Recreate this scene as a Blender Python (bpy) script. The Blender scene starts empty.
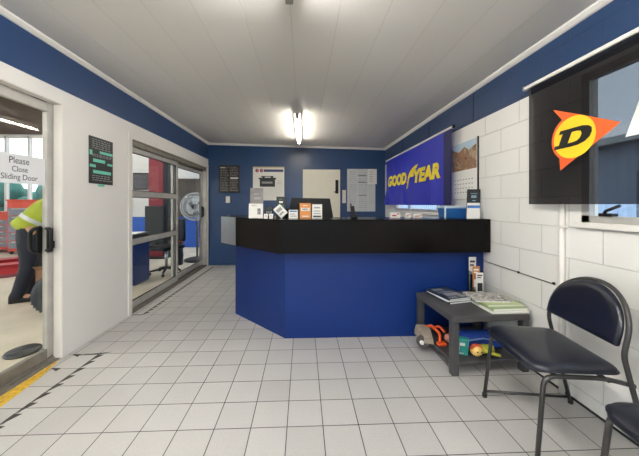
import bpy, bmesh, math, random
from mathutils import Vector, Matrix
random.seed(7)
C = bpy.context.scene.collection
SC = bpy.context.scene
PI = math.pi

# ------------------------------------------------------------------ materials
def lin(c):
    return tuple(((v/255)/12.92 if v/255 <= .04045 else ((v/255+.055)/1.055)**2.4) for v in c)

def mat(name, rgb, rough=.5, metal=0., var=.06, scale=6., bump=0., bscale=40., spec=.5, coat=0., alpha=None):
    m = bpy.data.materials.new(name); m.use_nodes = True
    nt = m.node_tree; b = nt.nodes['Principled BSDF']
    c = lin(rgb)
    tc = nt.nodes.new('ShaderNodeTexCoord')
    n = nt.nodes.new('ShaderNodeTexNoise'); n.inputs['Scale'].default_value = scale
    n.inputs['Detail'].default_value = 4
    nt.links.new(tc.outputs['Object'], n.inputs['Vector'])
    r = nt.nodes.new('ShaderNodeValToRGB')
    r.color_ramp.elements[0].position = .3; r.color_ramp.elements[1].position = .7
    r.color_ramp.elements[0].color = (*[x*(1-var) for x in c], 1)
    r.color_ramp.elements[1].color = (*[min(1, x*(1+var)) for x in c], 1)
    nt.links.new(n.outputs['Fac'], r.inputs['Fac'])
    nt.links.new(r.outputs['Color'], b.inputs['Base Color'])
    b.inputs['Roughness'].default_value = rough; b.inputs['Metallic'].default_value = metal
    b.inputs['Specular IOR Level'].default_value = spec
    b.inputs['Coat Weight'].default_value = coat
    if coat: b.inputs['Coat Roughness'].default_value = .08
    if bump:
        n2 = nt.nodes.new('ShaderNodeTexNoise'); n2.inputs['Scale'].default_value = bscale
        nt.links.new(tc.outputs['Object'], n2.inputs['Vector'])
        bp = nt.nodes.new('ShaderNodeBump'); bp.inputs['Strength'].default_value = bump
        bp.inputs['Distance'].default_value = .01
        nt.links.new(n2.outputs['Fac'], bp.inputs['Height'])
        nt.links.new(bp.outputs['Normal'], b.inputs['Normal'])
    return m

def emis(name, rgb, s):
    m = bpy.data.materials.new(name); m.use_nodes = True
    b = m.node_tree.nodes['Principled BSDF']
    b.inputs['Base Color'].default_value = (.8, .8, .8, 1)
    b.inputs['Emission Color'].default_value = (*lin(rgb), 1)
    b.inputs['Emission Strength'].default_value = s
    return m

def glass(name, tint=(246, 248, 247), refl=.09):
    m = bpy.data.materials.new(name); m.use_nodes = True
    nt = m.node_tree; nt.nodes.clear()
    o = nt.nodes.new('ShaderNodeOutputMaterial'); mx = nt.nodes.new('ShaderNodeMixShader')
    t = nt.nodes.new('ShaderNodeBsdfTransparent'); g = nt.nodes.new('ShaderNodeBsdfGlossy')
    t.inputs['Color'].default_value = (*lin(tint), 1)
    g.inputs['Roughness'].default_value = .02
    f = nt.nodes.new('ShaderNodeLayerWeight'); f.inputs['Blend'].default_value = .5
    pw = nt.nodes.new('ShaderNodeMath'); pw.operation = 'POWER'; pw.inputs[1].default_value = 5
    ma = nt.nodes.new('ShaderNodeMath'); ma.operation = 'MULTIPLY_ADD'; ma.inputs[1].default_value = .38; ma.inputs[2].default_value = refl*.3
    nt.links.new(f.outputs['Facing'], pw.inputs[0]); nt.links.new(pw.outputs[0], ma.inputs[0]); nt.links.new(ma.outputs[0], mx.inputs['Fac'])
    nt.links.new(t.outputs[0], mx.inputs[1]); nt.links.new(g.outputs[0], mx.inputs[2])
    nt.links.new(mx.outputs[0], o.inputs['Surface'])
    return m

def sheer(name, rgb, see, rough=.8):
    """woven cloth that lets part of the light straight through its weave"""
    m = bpy.data.materials.new(name); m.use_nodes = True
    nt = m.node_tree; b = nt.nodes['Principled BSDF']
    b.inputs['Base Color'].default_value = (*lin(rgb), 1); b.inputs['Roughness'].default_value = rough
    b.inputs['Specular IOR Level'].default_value = .15
    o = nt.nodes['Material Output']; mx = nt.nodes.new('ShaderNodeMixShader')
    t = nt.nodes.new('ShaderNodeBsdfTransparent')
    tc = nt.nodes.new('ShaderNodeTexCoord'); n = nt.nodes.new('ShaderNodeTexNoise'); n.inputs['Scale'].default_value = 3
    nt.links.new(tc.outputs['Object'], n.inputs['Vector'])
    mr = nt.nodes.new('ShaderNodeMapRange'); mr.inputs['To Min'].default_value = see*.9; mr.inputs['To Max'].default_value = see*1.1
    nt.links.new(n.outputs['Fac'], mr.inputs['Value'])
    nt.links.new(mr.outputs[0], mx.inputs['Fac'])
    nt.links.new(b.outputs[0], mx.inputs[1]); nt.links.new(t.outputs[0], mx.inputs[2])
    nt.links.new(mx.outputs[0], o.inputs['Surface'])
    return m

class NT:
    """tiny helper for hand-made node materials on the Principled shader"""
    def __init__(s, name):
        s.m = bpy.data.materials.new(name); s.m.use_nodes = True
        s.nt = s.m.node_tree; s.b = s.nt.nodes['Principled BSDF']
    def n(s, t, **k):
        x = s.nt.nodes.new(t)
        for a, v in k.items(): setattr(x, a, v)
        return x
    def l(s, a, b): s.nt.links.new(a, b)

def brick_plane(k, src, a, b, off=(0, 0)):
    """vector (src.a - off, src.b - off, 0) of the world position"""
    sep = k.n('ShaderNodeSeparateXYZ'); k.l(src, sep.inputs[0])
    cmb = k.n('ShaderNodeCombineXYZ')
    for i, (ax, of) in enumerate(((a, off[0]), (b, off[1]))):
        s = k.n('ShaderNodeMath', operation='SUBTRACT'); k.l(sep.outputs[ax], s.inputs[0]); s.inputs[1].default_value = of
        k.l(s.outputs[0], cmb.inputs[i])
    return cmb.outputs[0], sep

def floor_mat():
    k = NT('grey_white_floor_tiles')
    g = k.n('ShaderNodeNewGeometry')
    v, _ = brick_plane(k, g.outputs['Position'], 'X', 'Y', (-.289-4.0, 1.511-8.0))
    br = k.n('ShaderNodeTexBrick', offset=0, squash=1)
    k.l(v, br.inputs['Vector'])
    br.inputs['Scale'].default_value = 1; br.inputs['Brick Width'].default_value = .2; br.inputs['Row Height'].default_value = .2
    br.inputs['Mortar Size'].default_value = .0027; br.inputs['Mortar Smooth'].default_value = .2
    br.inputs['Color1'].default_value = (*lin((192, 189, 186)), 1); br.inputs['Color2'].default_value = (*lin((183, 180, 177)), 1)
    br.inputs['Mortar'].default_value = (*lin((62, 59, 56)), 1)
    n = k.n('ShaderNodeTexNoise'); n.inputs['Scale'].default_value = 90; n.inputs['Detail'].default_value = 3
    k.l(g.outputs['Position'], n.inputs['Vector'])
    n3 = k.n('ShaderNodeTexNoise'); n3.inputs['Scale'].default_value = 1.7; n3.inputs['Detail'].default_value = 5
    k.l(g.outputs['Position'], n3.inputs['Vector'])
    mr = k.n('ShaderNodeMapRange'); k.l(n.outputs['Fac'], mr.inputs['Value'])
    mr.inputs['To Min'].default_value = .9; mr.inputs['To Max'].default_value = 1.08
    mr3 = k.n('ShaderNodeMapRange'); k.l(n3.outputs['Fac'], mr3.inputs['Value'])
    mr3.inputs['To Min'].default_value = .88; mr3.inputs['To Max'].default_value = 1.1
    mu = k.n('ShaderNodeMath', operation='MULTIPLY'); k.l(mr.outputs[0], mu.inputs[0]); k.l(mr3.outputs[0], mu.inputs[1])
    mx = k.n('ShaderNodeVectorMath', operation='SCALE')
    k.l(br.outputs['Color'], mx.inputs[0]); k.l(mu.outputs[0], mx.inputs['Scale'])
    k.l(mx.outputs[0], k.b.inputs['Base Color'])
    rr = k.n('ShaderNodeMapRange'); k.l(n3.outputs['Fac'], rr.inputs['Value'])
    rr.inputs['To Min'].default_value = .25; rr.inputs['To Max'].default_value = .42
    k.l(rr.outputs[0], k.b.inputs['Roughness'])
    bp = k.n('ShaderNodeBump', invert=True); bp.inputs['Strength'].default_value = .5; bp.inputs['Distance'].default_value = .003
    k.l(br.outputs['Fac'], bp.inputs['Height']); k.l(bp.outputs[0], k.b.inputs['Normal'])
    return k.m

def split_paint(name, zsplit, low, high, blocks=False, scuff=.05):
    """painted wall: one colour up to a height, another above; optional block coursing"""
    k = NT(name)
    g = k.n('ShaderNodeNewGeometry')
    v, sep = brick_plane(k, g.outputs['Position'], 'Y', 'Z', (-8.0+.085, .09-2.0))
    st = k.n('ShaderNodeMath', operation='GREATER_THAN'); k.l(sep.outputs['Z'], st.inputs[0]); st.inputs[1].default_value = zsplit
    n = k.n('ShaderNodeTexNoise'); n.inputs['Scale'].default_value = 2.2; n.inputs['Detail'].default_value = 6
    k.l(g.outputs['Position'], n.inputs['Vector'])
    mr = k.n('ShaderNodeMapRange'); k.l(n.outputs['Fac'], mr.inputs['Value'])
    mr.inputs['To Min'].default_value = 1-scuff; mr.inputs['To Max'].default_value = 1+scuff
    mc = k.n('ShaderNodeMix', data_type='RGBA'); k.l(st.outputs[0], mc.inputs['Factor'])
    mc.inputs['A'].default_value = (*lin(low), 1); mc.inputs['B'].default_value = (*lin(high), 1)
    sc = k.n('ShaderNodeVectorMath', operation='SCALE'); k.l(mc.outputs['Result'], sc.inputs[0]); k.l(mr.outputs[0], sc.inputs['Scale'])
    out = sc.outputs[0]
    if blocks:
        br = k.n('ShaderNodeTexBrick', offset=.5)
        k.l(v, br.inputs['Vector'])
        br.inputs['Scale'].default_value = 1; br.inputs['Brick Width'].default_value = .4; br.inputs['Row Height'].default_value = .2
        br.inputs['Mortar Size'].default_value = .004; br.inputs['Mortar Smooth'].default_value = .5
        br.inputs['Color1'].default_value = (1, 1, 1, 1); br.inputs['Color2'].default_value = (.96, .96, .95, 1)
        br.inputs['Mortar'].default_value = (.80, .79, .77, 1)
        mu = k.n('ShaderNodeMix', data_type='RGBA', blend_type='MULTIPLY'); mu.inputs['Factor'].default_value = 1
        k.l(out, mu.inputs['A']); k.l(br.outputs['Color'], mu.inputs['B']); out = mu.outputs['Result']
        n2 = k.n('ShaderNodeTexNoise'); n2.inputs['Scale'].default_value = 120
        k.l(g.outputs['Position'], n2.inputs['Vector'])
        ad = k.n('ShaderNodeMath', operation='MULTIPLY_ADD'); k.l(n2.outputs['Fac'], ad.inputs[0]); ad.inputs[1].default_value = .22
        inv = k.n('ShaderNodeMath', operation='SUBTRACT'); inv.inputs[0].default_value = 1; k.l(br.outputs['Fac'], inv.inputs[1])
        k.l(inv.outputs[0], ad.inputs[2])
        bp = k.n('ShaderNodeBump'); bp.inputs['Strength'].default_value = .7; bp.inputs['Distance'].default_value = .006
        k.l(ad.outputs[0], bp.inputs['Height']); k.l(bp.outputs[0], k.b.inputs['Normal'])
    k.l(out, k.b.inputs['Base Color'])
    k.b.inputs['Roughness'].default_value = .42
    return k.m

def ceiling_mat():
    k = NT('painted_ceiling_panels')
    g = k.n('ShaderNodeNewGeometry')
    v, _ = brick_plane(k, g.outputs['Position'], 'Y', 'X', (-9.0, -.077-6.0))
    br = k.n('ShaderNodeTexBrick', offset=.37, offset_frequency=2)
    k.l(v, br.inputs['Vector'])
    br.inputs['Scale'].default_value = 1; br.inputs['Brick Width'].default_value = 5.2; br.inputs['Row Height'].default_value = .3
    br.inputs['Mortar Size'].default_value = .0022; br.inputs['Mortar Smooth'].default_value = .3
    br.inputs['Color1'].default_value = (*lin((228, 225, 220)), 1); br.inputs['Color2'].default_value = (*lin((224, 221, 216)), 1)
    br.inputs['Mortar'].default_value = (*lin((203, 200, 195)), 1)
    k.l(br.outputs['Color'], k.b.inputs['Base Color'])
    k.b.inputs['Roughness'].default_value = .45
    bp = k.n('ShaderNodeBump', invert=True); bp.inputs['Strength'].default_value = .5; bp.inputs['Distance'].default_value = .004
    k.l(br.outputs['Fac'], bp.inputs['Height']); k.l(bp.outputs[0], k.b.inputs['Normal'])
    return k.m

def corrugated(name, rgb, axis='Y', freq=40):
    k = NT(name)
    g = k.n('ShaderNodeNewGeometry'); sep = k.n('ShaderNodeSeparateXYZ'); k.l(g.outputs['Position'], sep.inputs[0])
    m1 = k.n('ShaderNodeMath', operation='MULTIPLY'); k.l(sep.outputs[axis], m1.inputs[0]); m1.inputs[1].default_value = freq
    s = k.n('ShaderNodeMath', operation='SINE'); k.l(m1.outputs[0], s.inputs[0])
    bp = k.n('ShaderNodeBump'); bp.inputs['Strength'].default_value = .8; bp.inputs['Distance'].default_value = .02
    k.l(s.outputs[0], bp.inputs['Height']); k.l(bp.outputs[0], k.b.inputs['Normal'])
    k.b.inputs['Base Color'].default_value = (*lin(rgb), 1); k.b.inputs['Roughness'].default_value = .5
    return k.m

def zones(name, axis, stops):
    """bands of paint along an axis of the world position: stops = [(from, rgb), ...]"""
    k = NT(name)
    g = k.n('ShaderNodeNewGeometry'); sep = k.n('ShaderNodeSeparateXYZ'); k.l(g.outputs['Position'], sep.inputs[0])
    prev = None
    for a, c in stops:
        if prev is None:
            rgb = k.n('ShaderNodeRGB'); rgb.outputs[0].default_value = (*lin(c), 1); prev = rgb.outputs[0]; continue
        st = k.n('ShaderNodeMath', operation='GREATER_THAN'); k.l(sep.outputs[axis], st.inputs[0]); st.inputs[1].default_value = a
        mx = k.n('ShaderNodeMix', data_type='RGBA'); k.l(st.outputs[0], mx.inputs['Factor'])
        k.l(prev, mx.inputs['A']); mx.inputs['B'].default_value = (*lin(c), 1); prev = mx.outputs['Result']
    k.l(prev, k.b.inputs['Base Color']); k.b.inputs['Roughness'].default_value = .5
    return k.m

def photo_mat(name, cols, scale=14):
    k = NT(name)
    tc = k.n('ShaderNodeTexCoord'); n = k.n('ShaderNodeTexNoise'); n.inputs['Scale'].default_value = scale; n.inputs['Detail'].default_value = 6
    k.l(tc.outputs['Object'], n.inputs['Vector'])
    r = k.n('ShaderNodeValToRGB'); els = r.color_ramp.elements
    while len(els) < len(cols): els.new(.5)
    for i, c in enumerate(cols):
        els[i].position = .3+.4*i/(len(cols)-1); els[i].color = (*lin(c), 1)
    k.l(n.outputs['Fac'], r.inputs['Fac']); k.l(r.outputs['Color'], k.b.inputs['Base Color'])
    k.b.inputs['Roughness'].default_value = .35
    return k.m

M = {}
M['white'] = mat('white_gloss_paint', (224, 220, 214), .4, var=.03, scale=3)
M['alum'] = mat('weathered_aluminium', (182, 180, 175), .42, .3, var=.1, scale=9)
M['alum_dark'] = mat('dull_aluminium_track', (128, 123, 115), .5, .3, var=.18, scale=14)
M['glass'] = glass('clear_window_glass')
M['black'] = mat('black_plastic', (16, 16, 18), .45, spec=.3)
M['blackgloss'] = mat('glossy_black_laminate', (13, 10, 9), .2, var=.05, spec=.14)
M['counterblue'] = mat('deep_blue_laminate', (15, 43, 104), .38, var=.04, scale=2, spec=.25)
M['wallblue'] = mat('navy_blue_wall_paint', (34, 64, 106), .30, var=.05, scale=2)
M['tube'] = mat('charcoal_powder_coated_tube', (62, 60, 60), .38, .4)
M['vinyl'] = mat('navy_black_vinyl', (17, 20, 33), .32, var=.08, scale=20, bump=.08, bscale=260)
M['table'] = mat('charcoal_painted_wood', (66, 65, 66), .5, var=.08, bump=.05)
M['paper'] = mat('white_paper', (232, 230, 224), .6, var=.02)
M['greypaper'] = mat('grey_card', (128, 124, 122), .6, var=.12, scale=30)
M['ink'] = mat('dark_print', (40, 40, 44), .6)
M['greyink'] = mat('grey_print', (150, 150, 150), .6)
M['cream'] = mat('cream_door_paint', (236, 230, 212), .45, var=.02)
M['steel'] = mat('brushed_steel', (190, 190, 190), .3, .9)
M['concrete'] = mat('worn_concrete', (200, 188, 168), .6, var=.12, scale=2.5)
M['yellow'] = mat('worn_yellow_floor_paint', (205, 165, 50), .6, var=.3, scale=40)
M['dark'] = mat('dark_rubber', (34, 33, 33), .7)
M['red'] = mat('red_steel_paint', (170, 40, 42), .4)
M['orange'] = mat('orange_plastic', (228, 112, 34), .45)
M['yellowp'] = mat('yellow_print', (250, 224, 40), .5)
M['orangep'] = mat('orange_print', (236, 96, 38), .5)
M['teal'] = mat('teal_print', (110, 205, 180), .5)
M['charcoal'] = mat('charcoal_board', (34, 36, 38), .45)

# ------------------------------------------------------------------ mesh helpers
class MB:
    def __init__(s): s.v = []; s.f = []; s.mi = []; s.sm = []
    def add(s, v, f, mi=0, smooth=False):
        o = len(s.v); s.v += [tuple(p) for p in v]
        for q in f: s.f.append([i+o for i in q]); s.mi.append(mi); s.sm.append(smooth)
        return s
    def box(s, x0, x1, y0, y1, z0, z1, mi=0, mtx=None):
        v = [(x, y, z) for x in (x0, x1) for y in (y0, y1) for z in (z0, z1)]
        if mtx: v = [mtx @ Vector(p) for p in v]
        return s.add(v, [(0, 1, 3, 2), (4, 6, 7, 5), (0, 4, 5, 1), (2, 3, 7, 6), (0, 2, 6, 4), (1, 5, 7, 3)], mi)
    def rbox(s, x0, x1, y0, y1, z0, z1, r=.01, seg=2, mi=0, mtx=None):
        bm = bmesh.new(); bmesh.ops.create_cube(bm, size=1)
        for v in bm.verts:
            v.co = Vector(((x0+x1)/2+v.co.x*(x1-x0), (y0+y1)/2+v.co.y*(y1-y0), (z0+z1)/2+v.co.z*(z1-z0)))
        r = min(r, .49*min(abs(x1-x0), abs(y1-y0), abs(z1-z0)))
        bmesh.ops.bevel(bm, geom=bm.edges[:], offset=r, segments=seg, affect='EDGES', profile=.5)
        if mtx: bmesh.ops.transform(bm, matrix=mtx, verts=bm.verts)
        s.bm(bm, mi); return s
    def bm(s, bm, mi=0, smooth=False):
        bm.verts.ensure_lookup_table(); bm.verts.index_update()
        s.add([v.co.copy() for v in bm.verts], [[v.index for v in f.verts] for f in bm.faces], mi, smooth); bm.free(); return s
    def prism(s, pts, z0, z1, mi=0, mtx=None):
        """polygon in xy pulled from z0 to z1"""
        n = len(pts); v = [(x, y, z0) for x, y in pts]+[(x, y, z1) for x, y in pts]
        if mtx: v = [mtx @ Vector(p) for p in v]
        return s.add(v, [list(range(n))[::-1], list(range(n, 2*n))]+[(i, (i+1) % n, n+(i+1) % n, n+i) for i in range(n)], mi)
    def loft(s, rings, mi=0, smooth=True, cap=True, close=True):
        n = len(rings[0]); v = [p for r in rings for p in r]; f = []
        for a in range(len(rings)-1):
            for i in range(n if close else n-1):
                j = (i+1) % n
                f.append((a*n+i, a*n+j, (a+1)*n+j, (a+1)*n+i))
        s.add(v, f, mi, smooth)
        if cap:
            o = len(s.v)-len(v)
            s.f += [[o+i for i in range(n)][::-1], [o+(len(rings)-1)*n+i for i in range(n)]]; s.mi += [mi, mi]; s.sm += [False, False]
        return s
    def lathe(s, prof, c=(0, 0, 0), n=20, mi=0, mtx=None):
        rings = [[Vector((c[0]+r*math.cos(2*PI*i/n), c[1]+r*math.sin(2*PI*i/n), c[2]+z)) for i in range(n)] for r, z in prof]
        if mtx: rings = [[mtx @ p for p in r] for r in rings]
        return s.loft(rings, mi)
    def cyl(s, a, b, r, n=12, mi=0): return s.tube([a, b], r, n, mi)
    def tube(s, path, r, n=10, mi=0, closed=False):
        P = [Vector(p) for p in path]; rings = []; prev = None
        for i, p in enumerate(P):
            if closed: t = (P[(i+1) % len(P)]-P[i-1]).normalized()
            else: t = (P[min(i+1, len(P)-1)]-P[max(i-1, 0)]).normalized()
            if prev is None:
                u = t.orthogonal().normalized()
            else:
                u = prev-t*prev.dot(t); u = u.normalized() if u.length > 1e-6 else t.orthogonal().normalized()
            prev = u; w = t.cross(u)
            rr = r[i] if isinstance(r, (list, tuple)) else r
            rings.append([p+(u*math.cos(2*PI*k/n)+w*math.sin(2*PI*k/n))*rr for k in range(n)])
        if closed: rings.append(rings[0]); return s.loft(rings, mi, True, False)
        return s.loft(rings, mi)
    def sphere(s, c, r, mi=0, sx=1, sy=1, sz=1, n=16):
        bm = bmesh.new(); bmesh.ops.create_uvsphere(bm, u_segments=n, v_segments=n//2+2, radius=r)
        for v in bm.verts: v.co = Vector((v.co.x*sx+c[0], v.co.y*sy+c[1], v.co.z*sz+c[2]))
        return s.bm(bm, mi, True)
    def build(s, name, m, parent=None, world=True):
        me = bpy.data.meshes.new(name)
        off = Vector((0, 0, 0))
        if parent is not None and world:
            p = parent
            while p is not None: off += p.location; p = p.parent
        me.from_pydata([tuple(Vector(p)-off) for p in s.v], [], s.f)
        ms = m if isinstance(m, (list, tuple)) else [m]
        for x in ms: me.materials.append(x)
        for i, p in enumerate(me.polygons): p.material_index = s.mi[i]; p.use_smooth = s.sm[i]
        bm = bmesh.new(); bm.from_mesh(me); bmesh.ops.recalc_face_normals(bm, faces=bm.faces[:]); bm.to_mesh(me); bm.free()
        o = bpy.data.objects.new(name, me); C.objects.link(o)
        if parent is not None: o.parent = parent
        return o

def fillet(pts, r, n=6):
    P = [Vector(p) for p in pts]; out = [P[0]]
    for i in range(1, len(P)-1):
        a = (P[i-1]-P[i]); b = (P[i+1]-P[i]); d = min(r, a.length*.49, b.length*.49)
        p0 = P[i]+a.normalized()*d; p1 = P[i]+b.normalized()*d
        for k in range(n+1):
            t = k/n; out.append(p0*(1-t)**2+P[i]*2*t*(1-t)+p1*t*t)
    out.append(P[-1]); return out

def tag(o, label, cat, group=None, kind=None):
    o['label'] = label; o['category'] = cat
    if group: o['group'] = group
    if kind: o['kind'] = kind
    return o

def thing(name, loc, label, cat, group=None, rz=0, kind=None):
    o = bpy.data.objects.new(name, None); C.objects.link(o)
    o.empty_display_size = .1; o.location = loc; o.rotation_euler = (0, 0, rz)
    return tag(o, label, cat, group, kind)

def struct(name, mb, m, label=None, parent=None, cat=None):
    o = mb.build(name, m, parent)
    if parent is None: o['kind'] = 'structure'
    if label: o['label'] = label
    if parent is None: o['category'] = cat or name.split('_')[0]
    return o

def sroot(name, loc, label, cat):
    o = thing(name, loc, label, cat); o['kind'] = 'structure'; return o

def copy_tree(o, parent=None):
    c = o.copy(); C.objects.link(c)
    if parent is not None: c.parent = parent
    for ch in list(o.children): copy_tree(ch, c)
    return c

def FR(kind, p):
    """frame on a wall: text x to the reader's right, y up, z out of the wall"""
    ax = {'R': ((0, -1, 0), (0, 0, 1), (-1, 0, 0)), 'L': ((0, 1, 0), (0, 0, 1), (1, 0, 0)), 'B': ((1, 0, 0), (0, 0, 1), (0, -1, 0))}[kind]
    m = Matrix.Identity(4)
    for i in range(3):
        for j in range(3): m[j][i] = ax[i][j]
    m.translation = Vector(p); return m

def text_verts(body, bold=0., shear=0., ext=.0, sub=0):
    cu = bpy.data.curves.new('lettering', 'FONT'); cu.body = body; cu.offset = bold; cu.shear = shear; cu.extrude = ext
    cu.resolution_u = 4
    o = bpy.data.objects.new('lettering_curve', cu); C.objects.link(o)
    bpy.context.view_layer.update()
    dg = bpy.context.evaluated_depsgraph_get()
    me = bpy.data.meshes.new_from_object(o.evaluated_get(dg))
    bm = bmesh.new(); bm.from_mesh(me)
    bpy.data.objects.remove(o); bpy.data.curves.remove(cu); bpy.data.meshes.remove(me)
    if sub:
        bmesh.ops.triangulate(bm, faces=bm.faces[:])
        bmesh.ops.subdivide_edges(bm, edges=bm.edges[:], cuts=sub, use_grid_fill=True)
    return bm

def add_text(mb, body, x0, x1, y0, y1, mtx, bold=0., shear=0., thick=.001, mi=0, sub=0, fn=None):
    """letters fitted into the box x0..x1, y0..y1 of the frame"""
    bm = text_verts(body, bold, shear, .01, sub)
    xs = [v.co.x for v in bm.verts]; ys = [v.co.y for v in bm.verts]
    a, b, c, d = min(xs), max(xs), min(ys), max(ys)
    for v in bm.verts:
        p = Vector((x0+(v.co.x-a)/(b-a)*(x1-x0), y0+(v.co.y-c)/(d-c)*(y1-y0), thick*(.5+v.co.z*50)))
        w = mtx @ p
        v.co = fn(w) if fn else w
    mb.bm(bm, mi)

def wallrect(mb, mtx, x0, x1, y0, y1, z0, z1, mi=0):
    return mb.box(x0, x1, y0, y1, z0, z1, mi, mtx)
EXPO = 0.58; TUBE = 158; WTUBE = 110

# ------------------------------------------------------------------ room shell
XL, XR, YB, YF = -1.93, 1.715, 5.60, -2.30
def zc(x): return 2.485+(x-XL)/(XR-XL)*(2.40-2.485)     # the ceiling falls a little to the right

fl = MB(); fl.box(XL-.06, XR+.1, YF-.1, YB+.1, -.08, 0)
struct('floor', fl, floor_mat(), 'speckled off-white square tiles with dark grout')
ce = MB()
ce.add([(XL-.06, YF-.1, zc(XL-.06)), (XR+.2, YF-.1, zc(XR+.2)), (XR+.2, YB+.1, zc(XR+.2)), (XL-.06, YB+.1, zc(XL-.06)),
        (XL-.06, YF-.1, zc(XL)+.1), (XR+.2, YF-.1, zc(XR)+.1), (XR+.2, YB+.1, zc(XR)+.1), (XL-.06, YB+.1, zc(XL)+.1)],
       [(0, 1, 2, 3), (4, 7, 6, 5), (0, 4, 5, 1), (1, 5, 6, 2), (2, 6, 7, 3), (3, 7, 4, 0)])
struct('ceiling', ce, ceiling_mat(), 'pale grey painted panel ceiling with long joints')

# left wall, 60 mm thick, two sliding-door openings
D1a, D1b, D1z = .40, 2.25, 2.04
D2a, D2b, D2z = 3.12, 5.52, 1.975
wl = MB(); X0, X1 = XL-.06, XL
for y0, y1, z0, z1 in ((YF-.1, D1a, 0, 2.6), (D1a, D1b, D1z, 2.6), (D1b, D2a, 0, 2.6), (D2a, D2b, D2z, 2.6), (D2b, YB+.1, 0, 2.6)):
    wl.box(X0, X1, y0, y1, z0, z1)
struct('wall_left', wl, split_paint('white_wall_with_navy_band', 2.152, (226, 223, 219), (34, 62, 104)), 'white painted wall with navy band along the top')

# right wall of painted blocks, two windows
W1a, W1b, W1z0, W1z1 = .25, 1.60, 1.125, 2.03
W2a, W2b, W2z0, W2z1 = 3.30, 4.95, 1.125, 2.00
wr = MB(); X0, X1 = XR, XR+.10
for y0, y1, z0, z1 in ((YF-.1, YB+.1, -.08, W1z0), (YF-.1, YB+.1, W1z1, 2.5), (YF-.1, W1a, W1z0, W1z1), (W1b, W2a, W1z0, W1z1), (W2b, YB+.1, W1z0, W1z1)):
    wr.box(X0, X1, y0, y1, z0, z1)
struct('wall_right', wr, split_paint('white_blocks_with_navy_band', 2.06, (230, 228, 223), (34, 60, 98), True), 'white painted block wall with navy band along the top')

wb = MB(); wb.box(XL-.06, XR+.2, YB, YB+.1, 0, 2.6)
struct('wall_back', wb, M['wallblue'], 'glossy navy blue painted wall')
wf = MB()
for x0, x1, z0, z1 in ((XL-.06, -1.6, 0, 2.6), (1.4, XR+.2, 0, 2.6), (-1.6, 1.4, 2.2, 2.6), (-1.6, 1.4, 0, .1), (-.2, -.1, .1, 2.2)):
    wf.box(x0, x1, YF-.1, YF, z0, z1)
struct('wall_front', wf, M['white'], 'white painted shopfront wall')
f3 = sroot('window_3', (-.1, YF, .1), 'wide shopfront window behind the viewer', 'window')
g = MB(); g.box(-1.6, -.2, YF-.06, YF-.05, .1, 2.2); g.box(-.1, 1.4, YF-.06, YF-.05, .1, 2.2); g.build('glass_pane', M['glass'], f3)

# cornices (a 45 mm cove each)
cl = MB()
cl.prism([(0, 0), (.035, 0), (.031, -.012), (.012, -.031), (0, -.035)], YF, YB, 0, Matrix(((1, 0, 0, XL), (0, 0, 1, 0), (0, 1, 0, zc(XL)), (0, 0, 0, 1))))
struct('trim_1', cl, M['white'], 'white cornice along the left wall')
cr = MB()
cr.prism([(0, 0), (-.035, 0), (-.031, -.012), (-.012, -.031), (0, -.035)], YF, YB, 0, Matrix(((1, 0, 0, XR), (0, 0, 1, 0), (0, 1, 0, zc(XR)), (0, 0, 0, 1))))
struct('trim_2', cr, M['white'], 'white cornice along the right wall')
cb = MB(); a, b = XL+.01, XR-.01
pr = [(0, 0), (-.035, 0), (-.031, -.012), (-.012, -.031), (0, -.035)]
cb.loft([[(x, YB+p, zc(x)+q) for p, q in pr] for x in (a, b)], smooth=False)
struct('trim_3', cb, M['white'], 'white cornice along the back wall')
# dark joint at the foot of the right wall
bs = MB(); bs.box(XR-.006, XR, YF, 2.5, 0, .012)
struct('baseboard_right', bs, M['dark'], 'thin dark joint between block wall and tiles')
# joints in the navy fascia of the right wall
jt = MB()
for y in (2.66, 3.62, 4.6): jt.box(XR-.004, XR, y, y+.01, 2.06, 2.36)
struct('trim_4', jt, mat('navy_joint', (18, 34, 66), .6), 'dark upright joints in the navy band')

# ---- door 1: the near sliding glass door, hung on the workshop side of the wall
d1 = sroot('door_1', (-2.02, 1.3, 0), 'near sliding glass door in an aluminium frame with a white notice', 'door')
t = MB(); t.box(-2.055, -1.985, D1a-.02, D1b+.06, -.01, .022); t.box(-2.0, -1.95, D1a, D1b, 0, .008)
t.box(-2.03, -2.01, D1a, D1b, .022, .03); t.build('floor_track', M['alum_dark'], d1)
t = MB(); t.box(-1.995, -1.935, D1b-.004, D1b, .01, D1z); t.box(-1.995, -1.935, D1a, D1b, D1z-.004, D1z); t.build('jamb_lining', M['white'], d1)
t = MB(); t.rbox(-2.045, -2.005, 2.205, 2.272, .03, D1z, .006); t.build('door_stile', M['alum'], d1)
t = MB(); t.rbox(-2.045, -2.005, 1.28, 1.345, .03, D1z, .006); t.build('door_stile', M['alum'], d1)
t = MB(); t.rbox(-2.043, -2.007, 1.34, 2.21, 1.965, D1z-.004, .005); t.build('top_rail', M['alum'], d1)
t = MB(); t.rbox(-2.043, -2.007, 1.34, 2.21, .03, .105, .005); t.build('bottom_rail', M['alum_dark'], d1)
t = MB(); t.box(-2.028, -2.022, 1.34, 2.21, .10, 1.97); t.build('glass_pane', M['glass'], d1)
h = MB(); h.rbox(-2.004, -1.985, 2.19, 2.24, .86, 1.05, .008); h.rbox(-1.99, -1.972, 2.20, 2.235, .89, .95, .006)
h.tube(fillet([(-2.0, 2.19, 1.05), (-1.95, 2.175, 1.05), (-1.95, 2.175, .88), (-2.0, 2.19, .88)], .03), .011)
hd = h.build('door_handle', M['black'], d1); hd['label'] = 'black pull handle and latch'
h = MB(); h.tube(fillet([(-2.045, 2.2, 1.06), (-2.085, 2.155, 1.04), (-2.085, 2.155, .88), (-2.045, 2.2, .86)], .04), .014); h.rbox(-2.06, -2.045, 2.17, 2.235, .86, 1.06, .006)
h.build('door_handle', M['black'], d1)
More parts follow.
